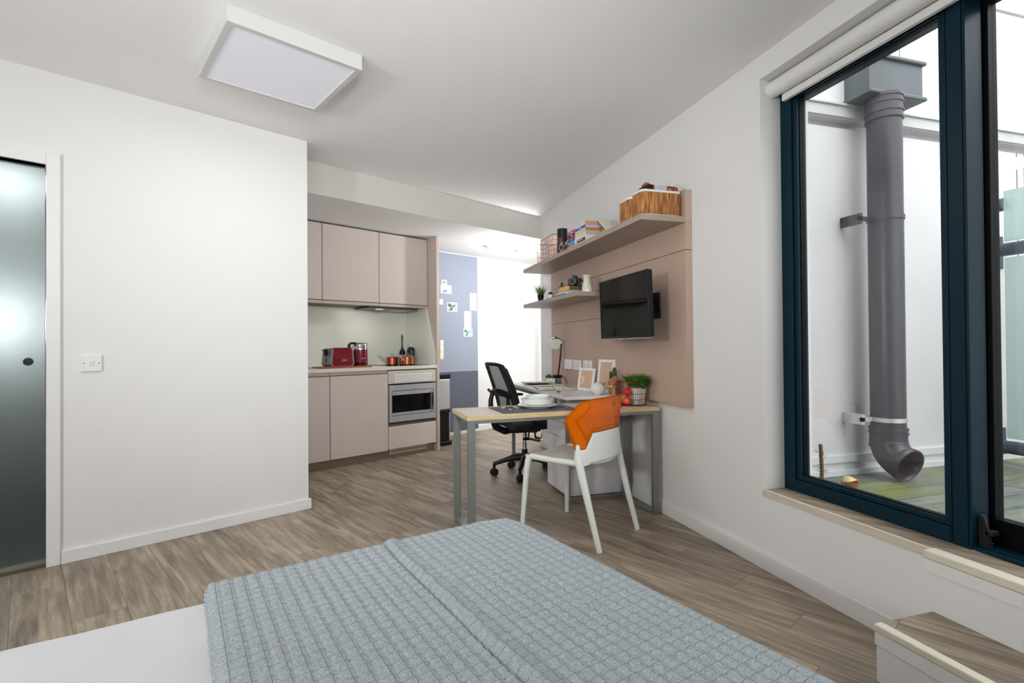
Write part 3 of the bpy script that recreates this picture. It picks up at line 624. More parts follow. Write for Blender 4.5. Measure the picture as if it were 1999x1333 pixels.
# dining table (turned 2.5 degrees)
TZ = .758
tb = thing('dining_table', 'narrow oak-topped table on grey square steel frames between bed and desk', 'table', (.614, 3.105, 0), rad(2.4))
oak = mat('pale_oak_top', (214, 200, 180), .35, mott=(7, .05, (.25, 2.5, 1)))
oak_e = mat('oak_edge_band', (206, 188, 144), .4, mott=(10, .10, (.4, 1, 6)))
TL, TD = 1.385, .44
obj('top', B(.002, TL - .002, .002, TD - .002, TZ - .028, TZ), oak, tb)
obj('edge_band', MB().box(0, TL, 0, .002, TZ - .0285, TZ).box(0, TL, TD - .002, TD, TZ - .0285, TZ).box(0, .002, .002, TD - .002, TZ - .0285, TZ).box(TL - .002, TL, .002, TD - .002, TZ - .0285, TZ), oak_e, tb)
for x in (.006, TL - .052):
    for y in (.004, TD - .034): obj('leg', B(x, x + .046, y, y + .030, .022, TZ - .0295), grey_metal, tb, bevel=.0015)
    obj('floor_bar', B(x, x + .046, .004, TD - .004, 0, .0215), grey_metal, tb, bevel=.0015)
obj('top_frame', MB().box(.053, TL - .053, .006, .036, TZ - .050, TZ - .0295).box(.053, TL - .053, TD - .036, TD - .006, TZ - .050, TZ - .0295).box(.01, .05, .036, TD - .036, TZ - .045, TZ - .0295).box(TL - .05, TL - .01, .036, TD - .036, TZ - .045, TZ - .0295), grey_metal, tb)

# ================================================================== WHITE AND ORANGE CHAIR (local +y faces the table)
ch = thing('dining_chair', 'white plastic chair with a see-through orange backrest at the dining table', 'chair', (1.347, 3.05, 0), rad(33.5))
wpc = mat('white_matt_plastic', (222, 226, 220), .35)
def seat_pt(u, v):
    y = -.195 * (1 - v) + .29 * v + .055 * (2 * u - 1) ** 2 * (1 - v) ** 2; hw = .215 + .012 * v - .10 * max(0, v - .86) ** 1.2; x = (u * 2 - 1) * hw
    z = .497 - .012 * (1 - (2 * u - 1) ** 2) - .010 * sin(pi * v) - .03 * max(0, v - .85) * 2
    return (x, y, z)
mb = MB().grid(seat_pt, 20, 20)
se = obj('seat', mb, wpc, ch, solid=.016, ang=60); se.modifiers['solid'].offset = -1
fr_ = MB()
for s in (-1, 1):
    fr_.tube([(s * .208, -.14, .482), (s * .214, .06, .479), (s * .216, .24, .482)], [.021, .019, .021], 10)
fr_.tube([(-.20, .262, .474), (0, .272, .470), (.20, .262, .474)], .012, 10)
obj('seat_frame', fr_, wpc, ch, ang=60)
for s in (-1, 1):
    obj('leg', MB().tube([(s * .214, .248, .488), (s * .222, .258, .455), (s * .228, .266, .40), (s * .250, .283, .10), (s * .255, .287, .0)], [.021, .022, .020, .0155, .0145], 14), wpc, ch, ang=60)
    obj('leg', MB().tube([(s * .240, -.128, .60), (s * .238, -.132, .52), (s * .236, -.155, .42), (s * .236, -.215, .20), (s * .238, -.272, .0)], [.012, .025, .024, .019, .016], 14), wpc, ch, ang=60)
yc = lambda z: -.200 - .16 * max(0, z - .68) - .02 * max(0, .56 - z)
cv = lambda x, z: yc(z) + .95 * x * x + (.5 * max(0, abs(x) - .22))
def shell(outl, y_off, th, name, m, bev=.002):
    # outline in (x,z) cut into a fine grid and bent to the curved back
    bm = bmesh.new(); vs_ = [bm.verts.new((x, 0, z)) for x, z in outl]; bm.faces.new(vs_)
    bmesh.ops.triangulate(bm, faces=bm.faces[:])
    for k in range(-17, 18):
        bmesh.ops.bisect_plane(bm, geom=bm.verts[:] + bm.edges[:] + bm.faces[:], plane_co=(k * .02, 0, 0), plane_no=(1, 0, 0))
    for k in range(0, 24):
        bmesh.ops.bisect_plane(bm, geom=bm.verts[:] + bm.edges[:] + bm.faces[:], plane_co=(0, 0, .46 + k * .02), plane_no=(0, 0, 1))
    bmesh.ops.remove_doubles(bm, verts=bm.verts, dist=1e-5)
    bm.verts.index_update()
    mb = MB(); mb.v = [V3((v.co.x, cv(v.co.x, v.co.z) + y_off, v.co.z)) for v in bm.verts]; mb.f = [[v.index for v in f.verts] for f in bm.faces]; bm.free()
    return obj(name, mb, m, ch, solid=th, ang=50)
def sym(pts): return pts + [(-x, z) for x, z in reversed(pts) if x > 1e-6]
# half outlines, right side bottom to top, going counter-clockwise
shell(sym([(0, .492), (.12, .490), (.20, .478), (.248, .47), (.250, .568), (.205, .572), (.150, .664), (0, .668)]), -.004, .012, 'back_support', wpc)
orange = bpy.data.materials.new('clear_orange_plastic'); orange.use_nodes = True
nt = orange.node_tree; bs = nt.nodes['Principled BSDF']
bs.inputs['Base Color'].default_value = lin((255, 138, 0)); bs.inputs['Roughness'].default_value = .05; bs.inputs['Coat Weight'].default_value = .6; bs.inputs['Specular IOR Level'].default_value = .7
tr = N(nt, 'ShaderNodeBsdfTransparent'); tr.inputs['Color'].default_value = lin((255, 186, 60)); mx = N(nt, 'ShaderNodeMixShader'); mx.inputs[0].default_value = .42
nt.links.new(tr.outputs[0], mx.inputs[1]); nt.links.new(bs.outputs[0], mx.inputs[2]); nt.links.new(mx.outputs[0], nt.nodes['Material Output'].inputs[0])
outer = [(.208, .575), (.252, .570), (.256, .61), (.300, .742), (.297, .757), (.252, .842), (.236, .856), (.18, .868), (0, .876)]
inner_hole = None
bo = shell(sym([(0, .671)] + [(.152, .667)] + outer), .004, .006, 'backrest', orange)
# moulded ridges of the backrest
rd = MB()
def cpt(x, z, o=.001): return (x, cv(x, z) + o, z)
def path3(pts, n=8):
    out = []
    for a, b in zip(pts[:-1], pts[1:]):
        for k in range(n): out.append(cpt(a[0] + (b[0] - a[0]) * k / n, a[1] + (b[1] - a[1]) * k / n))
    out.append(cpt(*pts[-1])); return out
for s in (1, -1):
    rd.tube(path3([(s * x, z) for x, z in [(.185, .825), (.252, .750), (.252, .738), (.195, .628), (.155, .690), (0, .692)]]), .0035, 6)
    rd.tube(path3([(s * x, z) for x, z in outer]), .0045, 6)
    rd.tube(path3([(s * x, z) for x, z in [(.252, .572), (.208, .576), (.152, .669), (0, .673)]]), .0045, 6)
ob_ = mat('orange_plastic_edge', (236, 116, 10), .08, trans=.55, ior=1.3)
obj('moulded_rim', rd, ob_, bo)

# ================================================================== OFFICE CHAIR (local +x = forward)
oc = thing('office_chair', 'black office chair with a mesh back on castors at the desk', 'chair', (1.435, 4.53, 0), rad(8))
bsm = MB()
for k in range(5):
    a = rad(72 * k + 20); d = V3((cos(a), sin(a), 0))
    bsm.tube([d * .02 + V3((0, 0, .165)), d * .15 + V3((0, 0, .15)), d * .29 + V3((0, 0, .108))], [.030, .024, .018], 8)
    bsm.cyl(d * .285 + V3((0, 0, .115)), d * .285 + V3((0, 0, .06)), .014)
bsm.cyl((0, 0, .075), (0, 0, .235), .030, .026)
obj('base', bsm, black_pl, oc)
for k in range(5):
    a = rad(72 * k + 20); d = V3((cos(a), sin(a), 0)); c = d * .285 + V3((0, 0, .034)); n = V3((-sin(a + .6), cos(a + .6), 0))
    obj('castor', MB().tube([c - n * .026, c - n * .022, c - n * .006], [.026, .033, .034], 20).tube([c + n * .006, c + n * .022, c + n * .026], [.034, .033, .026], 20).cyl(c - n * .01, c + n * .01, .012), black_rub, oc)
obj('gas_lift', MB().cyl((0, 0, .235), (0, 0, .43), .017).cyl((0, 0, .235), (0, 0, .30), .021), chrome, oc)
obj('mechanism', MB().cbox((0, 0, .425), (.26, .16, .05)).cbox((-.12, 0, .42), (.10, .10, .04)).cyl((-.02, -.02, .43), (-.02, -.02, .445), .06), black_pl, oc, bevel=.01)
obj('adjust_knob', MB().cyl((-.045, -.13, .37), (-.045, -.13, .41), .006).tube([(-.045, -.13, .345), (-.045, -.13, .352), (-.045, -.13, .365)], [.030, .035, .02], 20), black_pl, oc)
def oseat(u, v):
    x = -.22 + u * .46; y = (v * 2 - 1) * (.235 - .05 * max(0, u - .8) * 3)
    return (x, y, .505 + .012 * cos((2 * v - 1) * 2.2) - .05 * max(0, u - .82) * 3 + .02 * max(0, .2 - u))
st_ = obj('seat_pad', MB().grid(oseat, 18, 16), mat('black_seat_fabric', (34, 34, 38), .85, bump=(500, .3)), oc, solid=.055, ang=60); st_.modifiers['solid'].offset = -1
def bpt(u, v, o=0):     # u across, v up
    w = .205 + .03 * sin(pi * min(1, v * .9 + .15)) - .06 * max(0, v - .9) * 6 * .5
    y = (u * 2 - 1) * w; z = .56 + v * .47
    x = -.205 - .115 * v - .03 * sin(pi * v * .5) ** 2 + .045 * sin(pi * v) * .4 + .055 * (2 * u - 1) ** 2 + o
    z -= .02 * (2 * u - 1) ** 4 * (v > .9)
    return (x, y, z)
mm = mat('black_mesh', (36, 37, 42), .75)
nt = mm.node_tree; bs = nt.nodes['Principled BSDF']
tc = N(nt, 'ShaderNodeTexCoord'); wv = N(nt, 'ShaderNodeTexWave', Scale=42., Distortion=0.); wv.bands_direction = 'Z'; nt.links.new(tc.outputs['Object'], wv.inputs['Vector'])
r_ = math_n(nt, 'ADD', math_n(nt, 'MULTIPLY', wv.outputs['Fac'], .40), .64); nt.links.new(r_, bs.inputs['Alpha'])
bkm = obj('back_mesh', MB().grid(lambda u, v: bpt(u, v), 20, 30), mm, oc, ang=60)
fb = MB(); n_ = 40
ol = [bpt(u / 14, 1) for u in range(15)] + [bpt(1, 1 - v / 20) for v in range(1, 21)] + [bpt(1 - u / 14, 0) for u in range(1, 15)] + [bpt(0, v / 20) for v in range(1, 20)]
fb.tube(ol, .016, 10, closed=True)
obj('back_frame', fb, black_pl, oc, ang=60)
sidep = MB()
for s in (0, 1):
    sidep.grid(lambda u, v, s=s: bpt((.0 + u * .17) if s == 0 else (1 - u * .17), v, .004), 4, 24)
obj('side_fabric', sidep, mesh_blk, oc, ang=60, solid=.004)
obj('lumbar_support', MB().grid(lambda u, v: bpt(.1 + u * .8, .40 + v * .13 - .05 * (2 * u - 1) ** 2, -.02), 14, 4), black_pl, oc, solid=.010, ang=60)
obj('back_yoke', MB().tube([(-.10, 0, .425), (-.20, 0, .415), (-.29, 0, .46), (-.335, 0, .56), (-.335, 0, .70), (-.315, 0, .79)], [.03, .032, .032, .026, .022, .018], 10).tube([(-.315, -.10, .79), (-.335, 0, .78), (-.315, .10, .79)], .014, 8), black_pl, oc, ang=60)
for s in (-1, 1):
    a = obj('armrest', MB().tube([(-.03, s * .20, .44), (-.03, s * .28, .45), (-.035, s * .285, .52), (-.04, s * .285, .70)], [.022, .024, .022, .018], 10), black_pl, oc, ang=60)
    obj('arm_pad', MB().cbox((-.01, s * .285, .715), (.24, .075, .022)), black_rub, a, bevel=.009, seg=3)

# ================================================================== BED (local x along the bed, foot end at x=0; y away from camera)
RB = rad(17)
bd = thing('bed', 'double bed with white fitted sheet in the foreground', 'bed', (.600, 2.070, 0), RB)
BT = .455
sheet_m = mat('white_cotton_sheet', (218, 218, 221), .85, spec=.2, bump=(700, .15), mott=(3, .012))
obj('bed_base', B(-1.98, -.05, -1.33, -.05, .06, .20), mat('grey_bed_fabric', (120, 122, 126), .9), bd, bevel=.01)
for x in (-1.90, -.12):
    for y in (-1.28, -.11): obj('leg', MB().cyl((x, y, 0), (x, y, .06), .022), black_pl, bd)
def noise(x, y, s):
    return (sin(x * 3.1 * s + 1.3 * sin(y * 2.3 * s + s)) + sin(y * 4.3 * s + 1.7 * sin(x * 1.9 * s + 2 * s)) + .5 * sin((x + y) * 7.7 * s)) / 2.5
def fold(t, e, R):
    # t: distance along cloth beyond inner start; edge at e, bend radius R -> (horizontal, drop)
    if t <= e - R: return t, 0.
    a = (t - (e - R)) / R
    if a <= pi / 2: return e - R + R * sin(a), R * (1 - cos(a))
    return e, R + (t - (e - R) - R * pi / 2)
def mat_pt(u, v):
    X = u; Y = v
    hx, dx = fold(X, -.028, .05) if X > -1 else (lambda q: (-1.96 - q[0] - 0, q[1]))(fold(-X - 1.96, 0., .05))
    hy, dy = fold(Y, -.03, .05) if Y > -.7 else (lambda q: (-1.345 - q[0], q[1]))(fold(-Y - 1.345, -.0, .05))
    z = BT - max(sqrt(dx * dx + dy * dy), 0)
    if dx + dy < .02: z += .004 * noise(hx, hy, 1.1) + .0022 * noise(hx + 3, hy, 3.) + .0012 * noise(hx, hy * 2, 6.)
    return (hx, hy, max(z, .20))
us = [-2.24 + 2.49 * i / 160 for i in range(161)]; vs2 = [-1.62 + 1.86 * j / 120 for j in range(121)]
mb = MB(); mb.v = [V3(mat_pt(x, y)) for y in vs2 for x in us]; nu = len(us)
mb.f = [(j * nu + i, j * nu + i + 1, (j + 1) * nu + i + 1, (j + 1) * nu + i) for j in range(len(vs2) - 1) for i in range(nu - 1)]
obj('fitted_sheet', mb, sheet_m, bd, ang=80)
# quilt: stitched squares
quilt_m = mat('grey_marl_quilt', (150, 158, 164), .95, spec=.15)
nt = quilt_m.node_tree; bs = nt.nodes['Principled BSDF']; tc = N(nt, 'ShaderNodeTexCoord')
n1 = N(nt, 'ShaderNodeTexNoise', Scale=420., Detail=3.); n2 = N(nt, 'ShaderNodeTexNoise', Scale=120., Detail=3.)
nt.links.new(tc.outputs['Object'], n1.inputs['Vector']); nt.links.new(tc.outputs['Object'], n2.inputs['Vector'])
rp = N(nt, 'ShaderNodeValToRGB'); e = rp.color_ramp.elements; e[0].position = .36; e[0].color = lin((134, 143, 148)); e[1].position = .64; e[1].color = lin((192, 200, 203))
nt.links.new(math_n(nt, 'ADD', math_n(nt, 'MULTIPLY', n1.outputs['Fac'], .75), math_n(nt, 'MULTIPLY', n2.outputs['Fac'], .25)), rp.inputs['Fac']); nt.links.new(rp.outputs['Color'], bs.inputs['Base Color'])
bp = N(nt, 'ShaderNodeBump', Strength=.3, Distance=.001); nt.links.new(n1.outputs['Fac'], bp.inputs['Height']); nt.links.new(bp.outputs['Normal'], bs.inputs['Normal'])
QT = .496; CS, CW = .0358, .0352
RQ = .075
def q_base(u, v):
    hx, dx = fold(u, 0., RQ)
    if u < -1.075:                                   # rolled front edge of the quilt
        a = min((-1.075 - u) / .030, pi / 2); hx = -1.075 - .030 * sin(a); dx = .030 * (1 - cos(a)) + max(0, (-1.075 - u) - .030 * pi / 2) * .9
        hx -= .0 + max(0, (-1.075 - u) - .030 * pi / 2) * .35
    hy, dy = fold(v, .015, RQ) if v > -.7 else (lambda q: (-1.36 - q[0], q[1]))(fold(-v - 1.36, 0., RQ))
    d = sqrt(dx * dx + dy * dy)
    # soften the corner at foot end / far side
    if u > -.16 and v > -.14:
        k = max(0, (u + .16) / .16) * max(0, (v + .14) / .14); hx -= .045 * k; hy -= .045 * k
    z = QT - d + .004 * noise(hx * 1.2, hy, .9) * (1 if d < .03 else .3)
    return V3((hx, hy, z))
def q_ab(u, v): return (u + .003 * noise(u, v, 1.3)) / CS, (v + .003 * noise(v, u, 1.7)) / CW
def q_h(u, v):
    a, b = q_ab(u, v)
    fa = a - math.floor(a); fb = b - math.floor(b)
    sa = sin(pi * fa ** .85); sb = sin(pi * fb ** .72)
    h = .0042 * (1 - math.exp(-4. * max(sa, 0))) * (1 - math.exp(-3.2 * max(sb, 0))) + .0012 * sa * sb
    xr = -.546 + .010 * sin(v * 3.3 + .6) + .004 * sin(v * 9)
    h += .012 * math.exp(-((u - xr) / .017) ** 2) * (1 + .25 * sin(v * 40 + 3 * sin(v * 17)))
    h -= .012 * math.exp(-((u - (xr - .026)) / .0028) ** 2)
    return h
du = CS / 9.; us = []; x = -1.075 - .030 * pi / 2 - .012
while x < .30: us.append(x); x += du
vs2 = []; y = -1.72
while y < .30: vs2.append(y); y += CW / 9.
nu, nv = len(us), len(vs2)
P = [[q_base(x, y) for x in us] for y in vs2]
mb = MB()
for j in range(nv):
    for i in range(nu):
        a = P[j][min(i + 1, nu - 1)] - P[j][max(i - 1, 0)]; b = P[min(j + 1, nv - 1)][i] - P[max(j - 1, 0)][i]
        n = a.cross(b); n.normalize()
        mb.v.append(P[j][i] + n * q_h(us[i], vs2[j]))
mb.f = [(j * nu + i, j * nu + i + 1, (j + 1) * nu + i + 1, (j + 1) * nu + i) for j in range(nv - 1) for i in range(nu - 1)]
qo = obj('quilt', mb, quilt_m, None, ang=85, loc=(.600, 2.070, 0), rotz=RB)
uvl = qo.data.uv_layers.new(name='stitch'); ab = [q_ab(us[k % nu], vs2[k // nu]) for k in range(nu * nv)]
buf = []
for lp in qo.data.loops: buf.extend(ab[lp.vertex_index])
uvl.data.foreach_set('uv', buf)
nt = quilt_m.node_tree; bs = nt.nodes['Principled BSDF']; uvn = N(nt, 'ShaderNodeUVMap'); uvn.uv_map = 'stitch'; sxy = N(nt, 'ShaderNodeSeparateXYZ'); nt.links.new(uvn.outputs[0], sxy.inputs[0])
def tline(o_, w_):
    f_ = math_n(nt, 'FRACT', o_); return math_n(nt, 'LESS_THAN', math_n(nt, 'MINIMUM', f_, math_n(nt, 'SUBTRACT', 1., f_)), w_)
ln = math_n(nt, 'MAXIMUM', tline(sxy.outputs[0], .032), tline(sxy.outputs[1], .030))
nt.links.new(mix_c(nt, math_n(nt, 'MULTIPLY', ln, .6), rp.outputs['Color'], lin((92, 94, 100))), bs.inputs['Base Color'])      # stitching thread, darkened to paint in the shade of the seam grooves
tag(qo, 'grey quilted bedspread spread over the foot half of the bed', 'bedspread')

# ================================================================== SMALL THINGS
DZ = .8005; TZ1 = TZ + .0005; US = 2.0125; LS = 1.6345
rnd = random.Random(3)
def blades(n, r0, h, spread, wid, seed, zc=0, curve=.5, tipless=False):
    rg = random.Random(seed); mb = MB()
    for i in range(n):
        a = rg.uniform(0, 2 * pi); rr_ = r0 * sqrt(rg.random()); hh = h * rg.uniform(.55, 1.0); sp = spread * rg.uniform(.2, 1.) * (.4 + rr_ / r0)
        b0 = V3((rr_ * cos(a), rr_ * sin(a), zc)); d = V3((cos(a), sin(a), 0)); t = V3((-sin(a), cos(a), 0))
        pts = []
        for k in range(4):
            f = k / 3; c = b0 + d * sp * f ** 1.6 + V3((0, 0, hh * (f - curve * .25 * f * f)))
            w = wid * (1 - f ** 2 * .95); pts.append((c - t * w, c + d * w * .5, c + t * w))
        vs_ = [p for q in pts for p in q]; fs = []
        for k in range(3):
            for j in range(2): fs.append((k * 3 + j, k * 3 + j + 1, k * 3 + 4 + j, k * 3 + 3 + j))
        mb.add(vs_, fs)
    return mb
def cactus_lobe(mb, c, r, h, lean=(0, 0), ribs=9):
    prof = [(0, 0), (.7, .06), (1, .3), (1, .6), (.8, .85), (.4, .97), (0, 1)]
    vs_ = []; n = ribs * 2
    for f, z in prof:
        for k in range(n):
            rr_ = r * f * (1 if k % 2 == 0 else .78); a = 2 * pi * k / n
            vs_.append((c[0] + rr_ * cos(a) + lean[0] * z, c[1] + rr_ * sin(a) + lean[1] * z, c[2] + h * z))
    mb.add(vs_, [(i * n + k, i * n + (k + 1) % n, (i + 1) * n + (k + 1) % n, (i + 1) * n + k) for i in range(len(prof) - 1) for k in range(n)])
def rosette(mb, c, r, h, n, seed):
    rg = random.Random(seed)
    for i in range(n):
        a = rg.uniform(0, 6.28); e_ = rg.uniform(.2, 1.3); d = V3((cos(a) * cos(e_), sin(a) * cos(e_), sin(e_)))
        mb.ball(V3(c) + d * r * .6 + V3((0, 0, h * .3)), r * .42, 8, 6, (1, 1, .8))

# wire baskets
def wire_grid(w, d, h, r_c, nx, ny, nz, wr=.0016, taper=.9, dash=False):
    def outline(k, m=8):
        ww, dd = w / 2 * k, d / 2 * k; rc = r_c * k; pts = []
        for cx, cy, a0 in ((ww - rc, dd - rc, 0), (-ww + rc, dd - rc, 90), (-ww + rc, -dd + rc, 180), (ww - rc, -dd + rc, 270)):
            for i in range(m + 1): a = rad(a0 + 90 * i / m); pts.append((cx + rc * cos(a), cy + rc * sin(a)))
        return pts
    def at(k, f):
        o = outline(k, 10); L_ = [0]
        for i in range(len(o)): p, q = o[i], o[(i + 1) % len(o)]; L_.append(L_[-1] + math.hypot(q[0] - p[0], q[1] - p[1]))
        t = f * L_[-1]
        for i in range(len(o)):
            if L_[i + 1] >= t:
                g = (t - L_[i]) / max(1e-9, L_[i + 1] - L_[i]); p, q = o[i], o[(i + 1) % len(o)]; return (p[0] + (q[0] - p[0]) * g, p[1] + (q[1] - p[1]) * g)
        return o[0]
    body = MB(); rim = MB()
    for z in nz: k = taper + (1 - taper) * z / h; body.tube([(x, y, z) for x, y in outline(k)], wr, 5, closed=True)
    n = nx
    for i in range(n):
        a = at(taper, i / n); b = at(1, i / n); body.tube([(0.0 + a[0] * .2, a[1] * .2, wr), (a[0] * .93, a[1] * .93, wr), (a[0], a[1], .012), (b[0], b[1], h)], wr, 5)
    rim.tube([(x, y, h) for x, y in outline(1)], wr * 1.9, 6, closed=True)
    return body, rim
# --- on the dining table
bk_ = thing('wire_basket', 'round copper wire basket on the oak table holding apples and a potted plant', 'basket', (1.862, 3.315, TZ1), rad(20))
b_, r_ = wire_grid(.235, .20, .165, .095, 38, 0, (.003, .045, .085, .13))
obj('wires', b_, copper_w, bk_); obj('rim', r_, copper_w, bk_)
pp = thing('potted_plant', 'bushy green plant in a white ribbed pot standing in the round copper basket', 'potted plant', (1.898, 3.287, TZ1 + .006))
pot = MB(); n = 48; vs_ = []
prof = [(.046, 0), (.048, .004), (.060, .118), (.062, .122), (.057, .122), (.055, .105), (.0, .105)]
for f, z in prof:
    for k in range(n):
        a = 2 * pi * k / n; rr_ = f * (1 + .02 * cos(a * 16) * (f > .04)); vs_.append((rr_ * cos(a), rr_ * sin(a), z))
pot.add(vs_, [(i * n + k, i * n + (k + 1) % n, (i + 1) * n + (k + 1) % n, (i + 1) * n + k) for i in range(len(prof) - 1) for k in range(n)] + [tuple(range(n))[::-1]])
obj('pot', pot, ceramic, pp)
lv = blades(300, .050, .150, .080, .0075, 5, zc=.095)
obj('leaves', lv, leaf_g, pp, ang=180)
for i, (x, y, z, r, c, lb) in enumerate(((1.790, 3.332, .0395, .034, (196, 190, 30), 'yellow-green apple lowest at the left inside the round copper basket'), (1.797, 3.262, .038, .033, (214, 66, 44), 'orange-red apple low in front inside the round copper basket'), (1.808, 3.276, .100, .033, (220, 44, 40), 'red apple resting on top of the other apples beside the white pot'))):
    t = thing('apple', lb, 'apple', (x, y, TZ1 + z), 0, 'apples in the copper basket')
    pr = []
    for k in range(13):
        a = pi * k / 12; rr_ = r * sin(a) * (1 + .06 * cos(a)); zz = -r * .92 * cos(a) + (-.009 * math.exp(-(rr_ / .008) ** 2) if a > 2 else (.005 * math.exp(-(rr_ / .008) ** 2)))
        pr.append((max(rr_, 0), zz))
    m = mat('apple_skin_%d' % i, c, .22, mott=(14, .22, (1, 1, .25)), coat=.3)
    obj('apple_flesh', MB().lathe(pr, seg=24), m, t); obj('stem', MB().tube([(0, 0, r * .62), (.003, .001, r * 1.05)], .0014, 6), mat('apple_stem', (70, 50, 30), .7), t)
pm = mat('woven_placemat', (92, 88, 92), .8, bump=(260, .5)); nt = pm.node_tree
ck = N(nt, 'ShaderNodeTexChecker', Scale=260.); ck.inputs['Color1'].default_value = lin((70, 66, 72)); ck.inputs['Color2'].default_value = lin((124, 118, 124)); tc = N(nt, 'ShaderNodeTexCoord')
nt.links.new(tc.outputs['Object'], ck.inputs['Vector']); nt.links.new(ck.outputs['Color'], nt.nodes['Principled BSDF'].inputs['Base Color'])
tag(obj('placemat', B(-.275, .275, -.172, .172, 0, .003), pm, loc=(1.122, 3.330, TZ1), rotz=rad(3), bevel=.001), 'woven grey placemat under the white crockery', 'placemat')
PZ = TZ1 + .0032
plate = tag(obj('plate', MB().lathe([(.001, 0), (.085, 0), (.09, .004), (.135, .020), (.137, .023), (.133, .024), (.088, .008), (.001, .007)], seg=56), ceramic, loc=(1.160, 3.362, PZ)), 'large flat white plate lowest in the stack on the placemat', 'plate')
tag(obj('bowl', MB().lathe([(.001, 0), (.055, 0), (.06, .003), (.100, .022), (.114, .052), (.114, .056), (.110, .055), (.094, .026), (.05, .008), (.001, .007)], seg=56), ceramic, loc=(1.160, 3.362, PZ + .0085)), 'wide shallow white bowl in the middle of the stack on the plate', 'bowl', 'white bowls in the stack')
tag(obj('bowl', MB().lathe([(.001, 0), (.048, 0), (.052, .003), (.070, .024), (.080, .056), (.083, .064), (.080, .065), (.074, .054), (.06, .014), (.001, .008)], seg=56), ceramic, loc=(1.165, 3.364, PZ + .0175 + .003)), 'small deep white bowl on top of the stack of crockery', 'bowl', 'white bowls in the stack')
def cutlery(kind, label, loc, rz):
    t = thing(kind, label, kind, loc, rz)
    h = MB().tube([(0, -.10, .003), (0, -.03, .006), (0, .02, .004)], 1, sq=(.011, .004)); obj('handle', h, chrome, t, bevel=.0015)
    if kind == 'fork':
        hd = MB().grid(lambda u, v: ((u - .5) * (.010 + .016 * min(1, v * 1.6)), .02 + v * .035, .004 - .004 * sin(pi * v)), 6, 8)
        obj('fork_head', hd, chrome, t, solid=.0016)
        for k in range(4): obj('tine', MB().tube([(-.0105 + .007 * k, .053, .004), (-.0105 + .007 * k, .075, .006), (-.0105 + .007 * k, .100, .011)], [.0014, .0013, .0008], 5), chrome, t)
    elif kind == 'knife':
        obj('blade', MB().prism([(-.006, .02), (.006, .02), (.009, .06), (.007, .11), (-.006, .12)], .003, .0045), chrome, t)
    else:
        obj('spoon_head', MB().grid(lambda u, v: ((u - .5) * .036 * sin(pi * min(.98, max(.08, v))), .02 + v * .055, .004 - .006 * sin(pi * u) * sin(pi * v)), 8, 8), chrome, t, solid=.0014)
cutlery('fork', 'steel fork lying on the left of the placemat', (.935, 3.365, PZ), rad(4))
cutlery('knife', 'steel knife lying on the right of the placemat beside the plate', (1.330, 3.34, PZ), rad(6))
cutlery('spoon', 'small steel spoon lying between the fork and the plate', (.992, 3.43, PZ), rad(12))
wg = thing('wine_glass', 'clear stemmed wine glass standing beside the white crockery', 'wine glass', (1.372, 3.505, TZ1 + .003))
obj('foot_and_stem', MB().lathe([(.001, 0), (.034, 0), (.036, .002), (.008, .006), (.0045, .015), (.0040, .06), (.006, .078), (.0, .084)], seg=32), clear_m, wg)
bwl = [(.0, .080), (.012, .083), (.032, .102), (.044, .132), (.045, .150), (.038, .190)]
obj('glass_bowl', MB().lathe(bwl + [(r - .0012, z + .0006) for r, z in reversed(bwl[1:])] + [(.0, .0825)], seg=40), clear_m, wg)
# --- on the desk
def rframe(label, loc, rz, tilt, w, h, bw, dpt, triangle=False):
    t = thing('picture_frame', label, 'picture frame', loc, rz, 'white picture frames on the desk'); t.rotation_euler = (-tilt, 0, rz)
    obj('frame_border', MB().box(-w, w, 0, dpt, 0, bw).box(-w, w, 0, dpt, h - bw, h).box(-w, -w + bw, 0, dpt, bw, h - bw).box(w - bw, w, 0, dpt, bw, h - bw), white_pl, t, bevel=.0015)
    obj('backing', B(-w + bw, w - bw, dpt * .5, dpt * .7, bw, h - bw), mat('kraft_backing', (206, 174, 146), .8, mott=(60, .03)), t)
    obj('easel_back', B(-w + .004, w - .004, dpt + .0005, dpt + .005, .002, h - .004), black_pl, t)
    if triangle: obj('paper_ornament', MB().tube([(-.068, dpt * .45, .055), (-.028, dpt * .45, .088), (-.062, dpt * .45, .125), (-.064, dpt * .45, .118), (-.040, dpt * .45, .088), (-.066, dpt * .45, .064)], .0028, 5), white_pl, t)
rframe('smaller front white picture frame with empty kraft backing and a triangle ornament', (1.838, 4.080, DZ), rad(-76), rad(9), .105, .195, .022, .016, True)
rframe('taller rear white picture frame with empty kraft backing', (1.925, 3.888, DZ), rad(-78), rad(7), .105, .272, .024, .020)
oh = MB(); 
oh.ball((0, 0, .045), .046, 28, 18, (1.08, 1.08, .98))
for i in range(9):
    for k in range(14):
        e_ = -1.2 + i * .3; a = 2 * pi * (k + (i % 2) * .5) / 14; d = V3((cos(a) * cos(e_), sin(a) * cos(e_), sin(e_)))
        oh.ball(V3((0, 0, .045)) + V3((d.x * .048, d.y * .048, d.z * .044)), .0062, 6, 4)
tag(obj('ornament', oh, mat('chalk_white_ceramic', (228, 228, 220), .7), loc=(1.795, 3.725, DZ)), 'round knobbly white ornament in front of the picture frames', 'ornament')
kp = thing('potted_cactus', 'cactus in a pot wrapped in brown paper and tied with a raffia bow', 'potted cactus', (1.908, 3.672, DZ), rad(25))
kraft = mat('brown_kraft_paper', (164, 116, 84), .8, bump=(30, .5))
obj('wrapped_pot', MB().lathe([(.034, 0), (.036, .003), (.043, .075), (.046, .095), (.040, .095), (.0, .080)], seg=20), kraft, kp)
wp = MB()
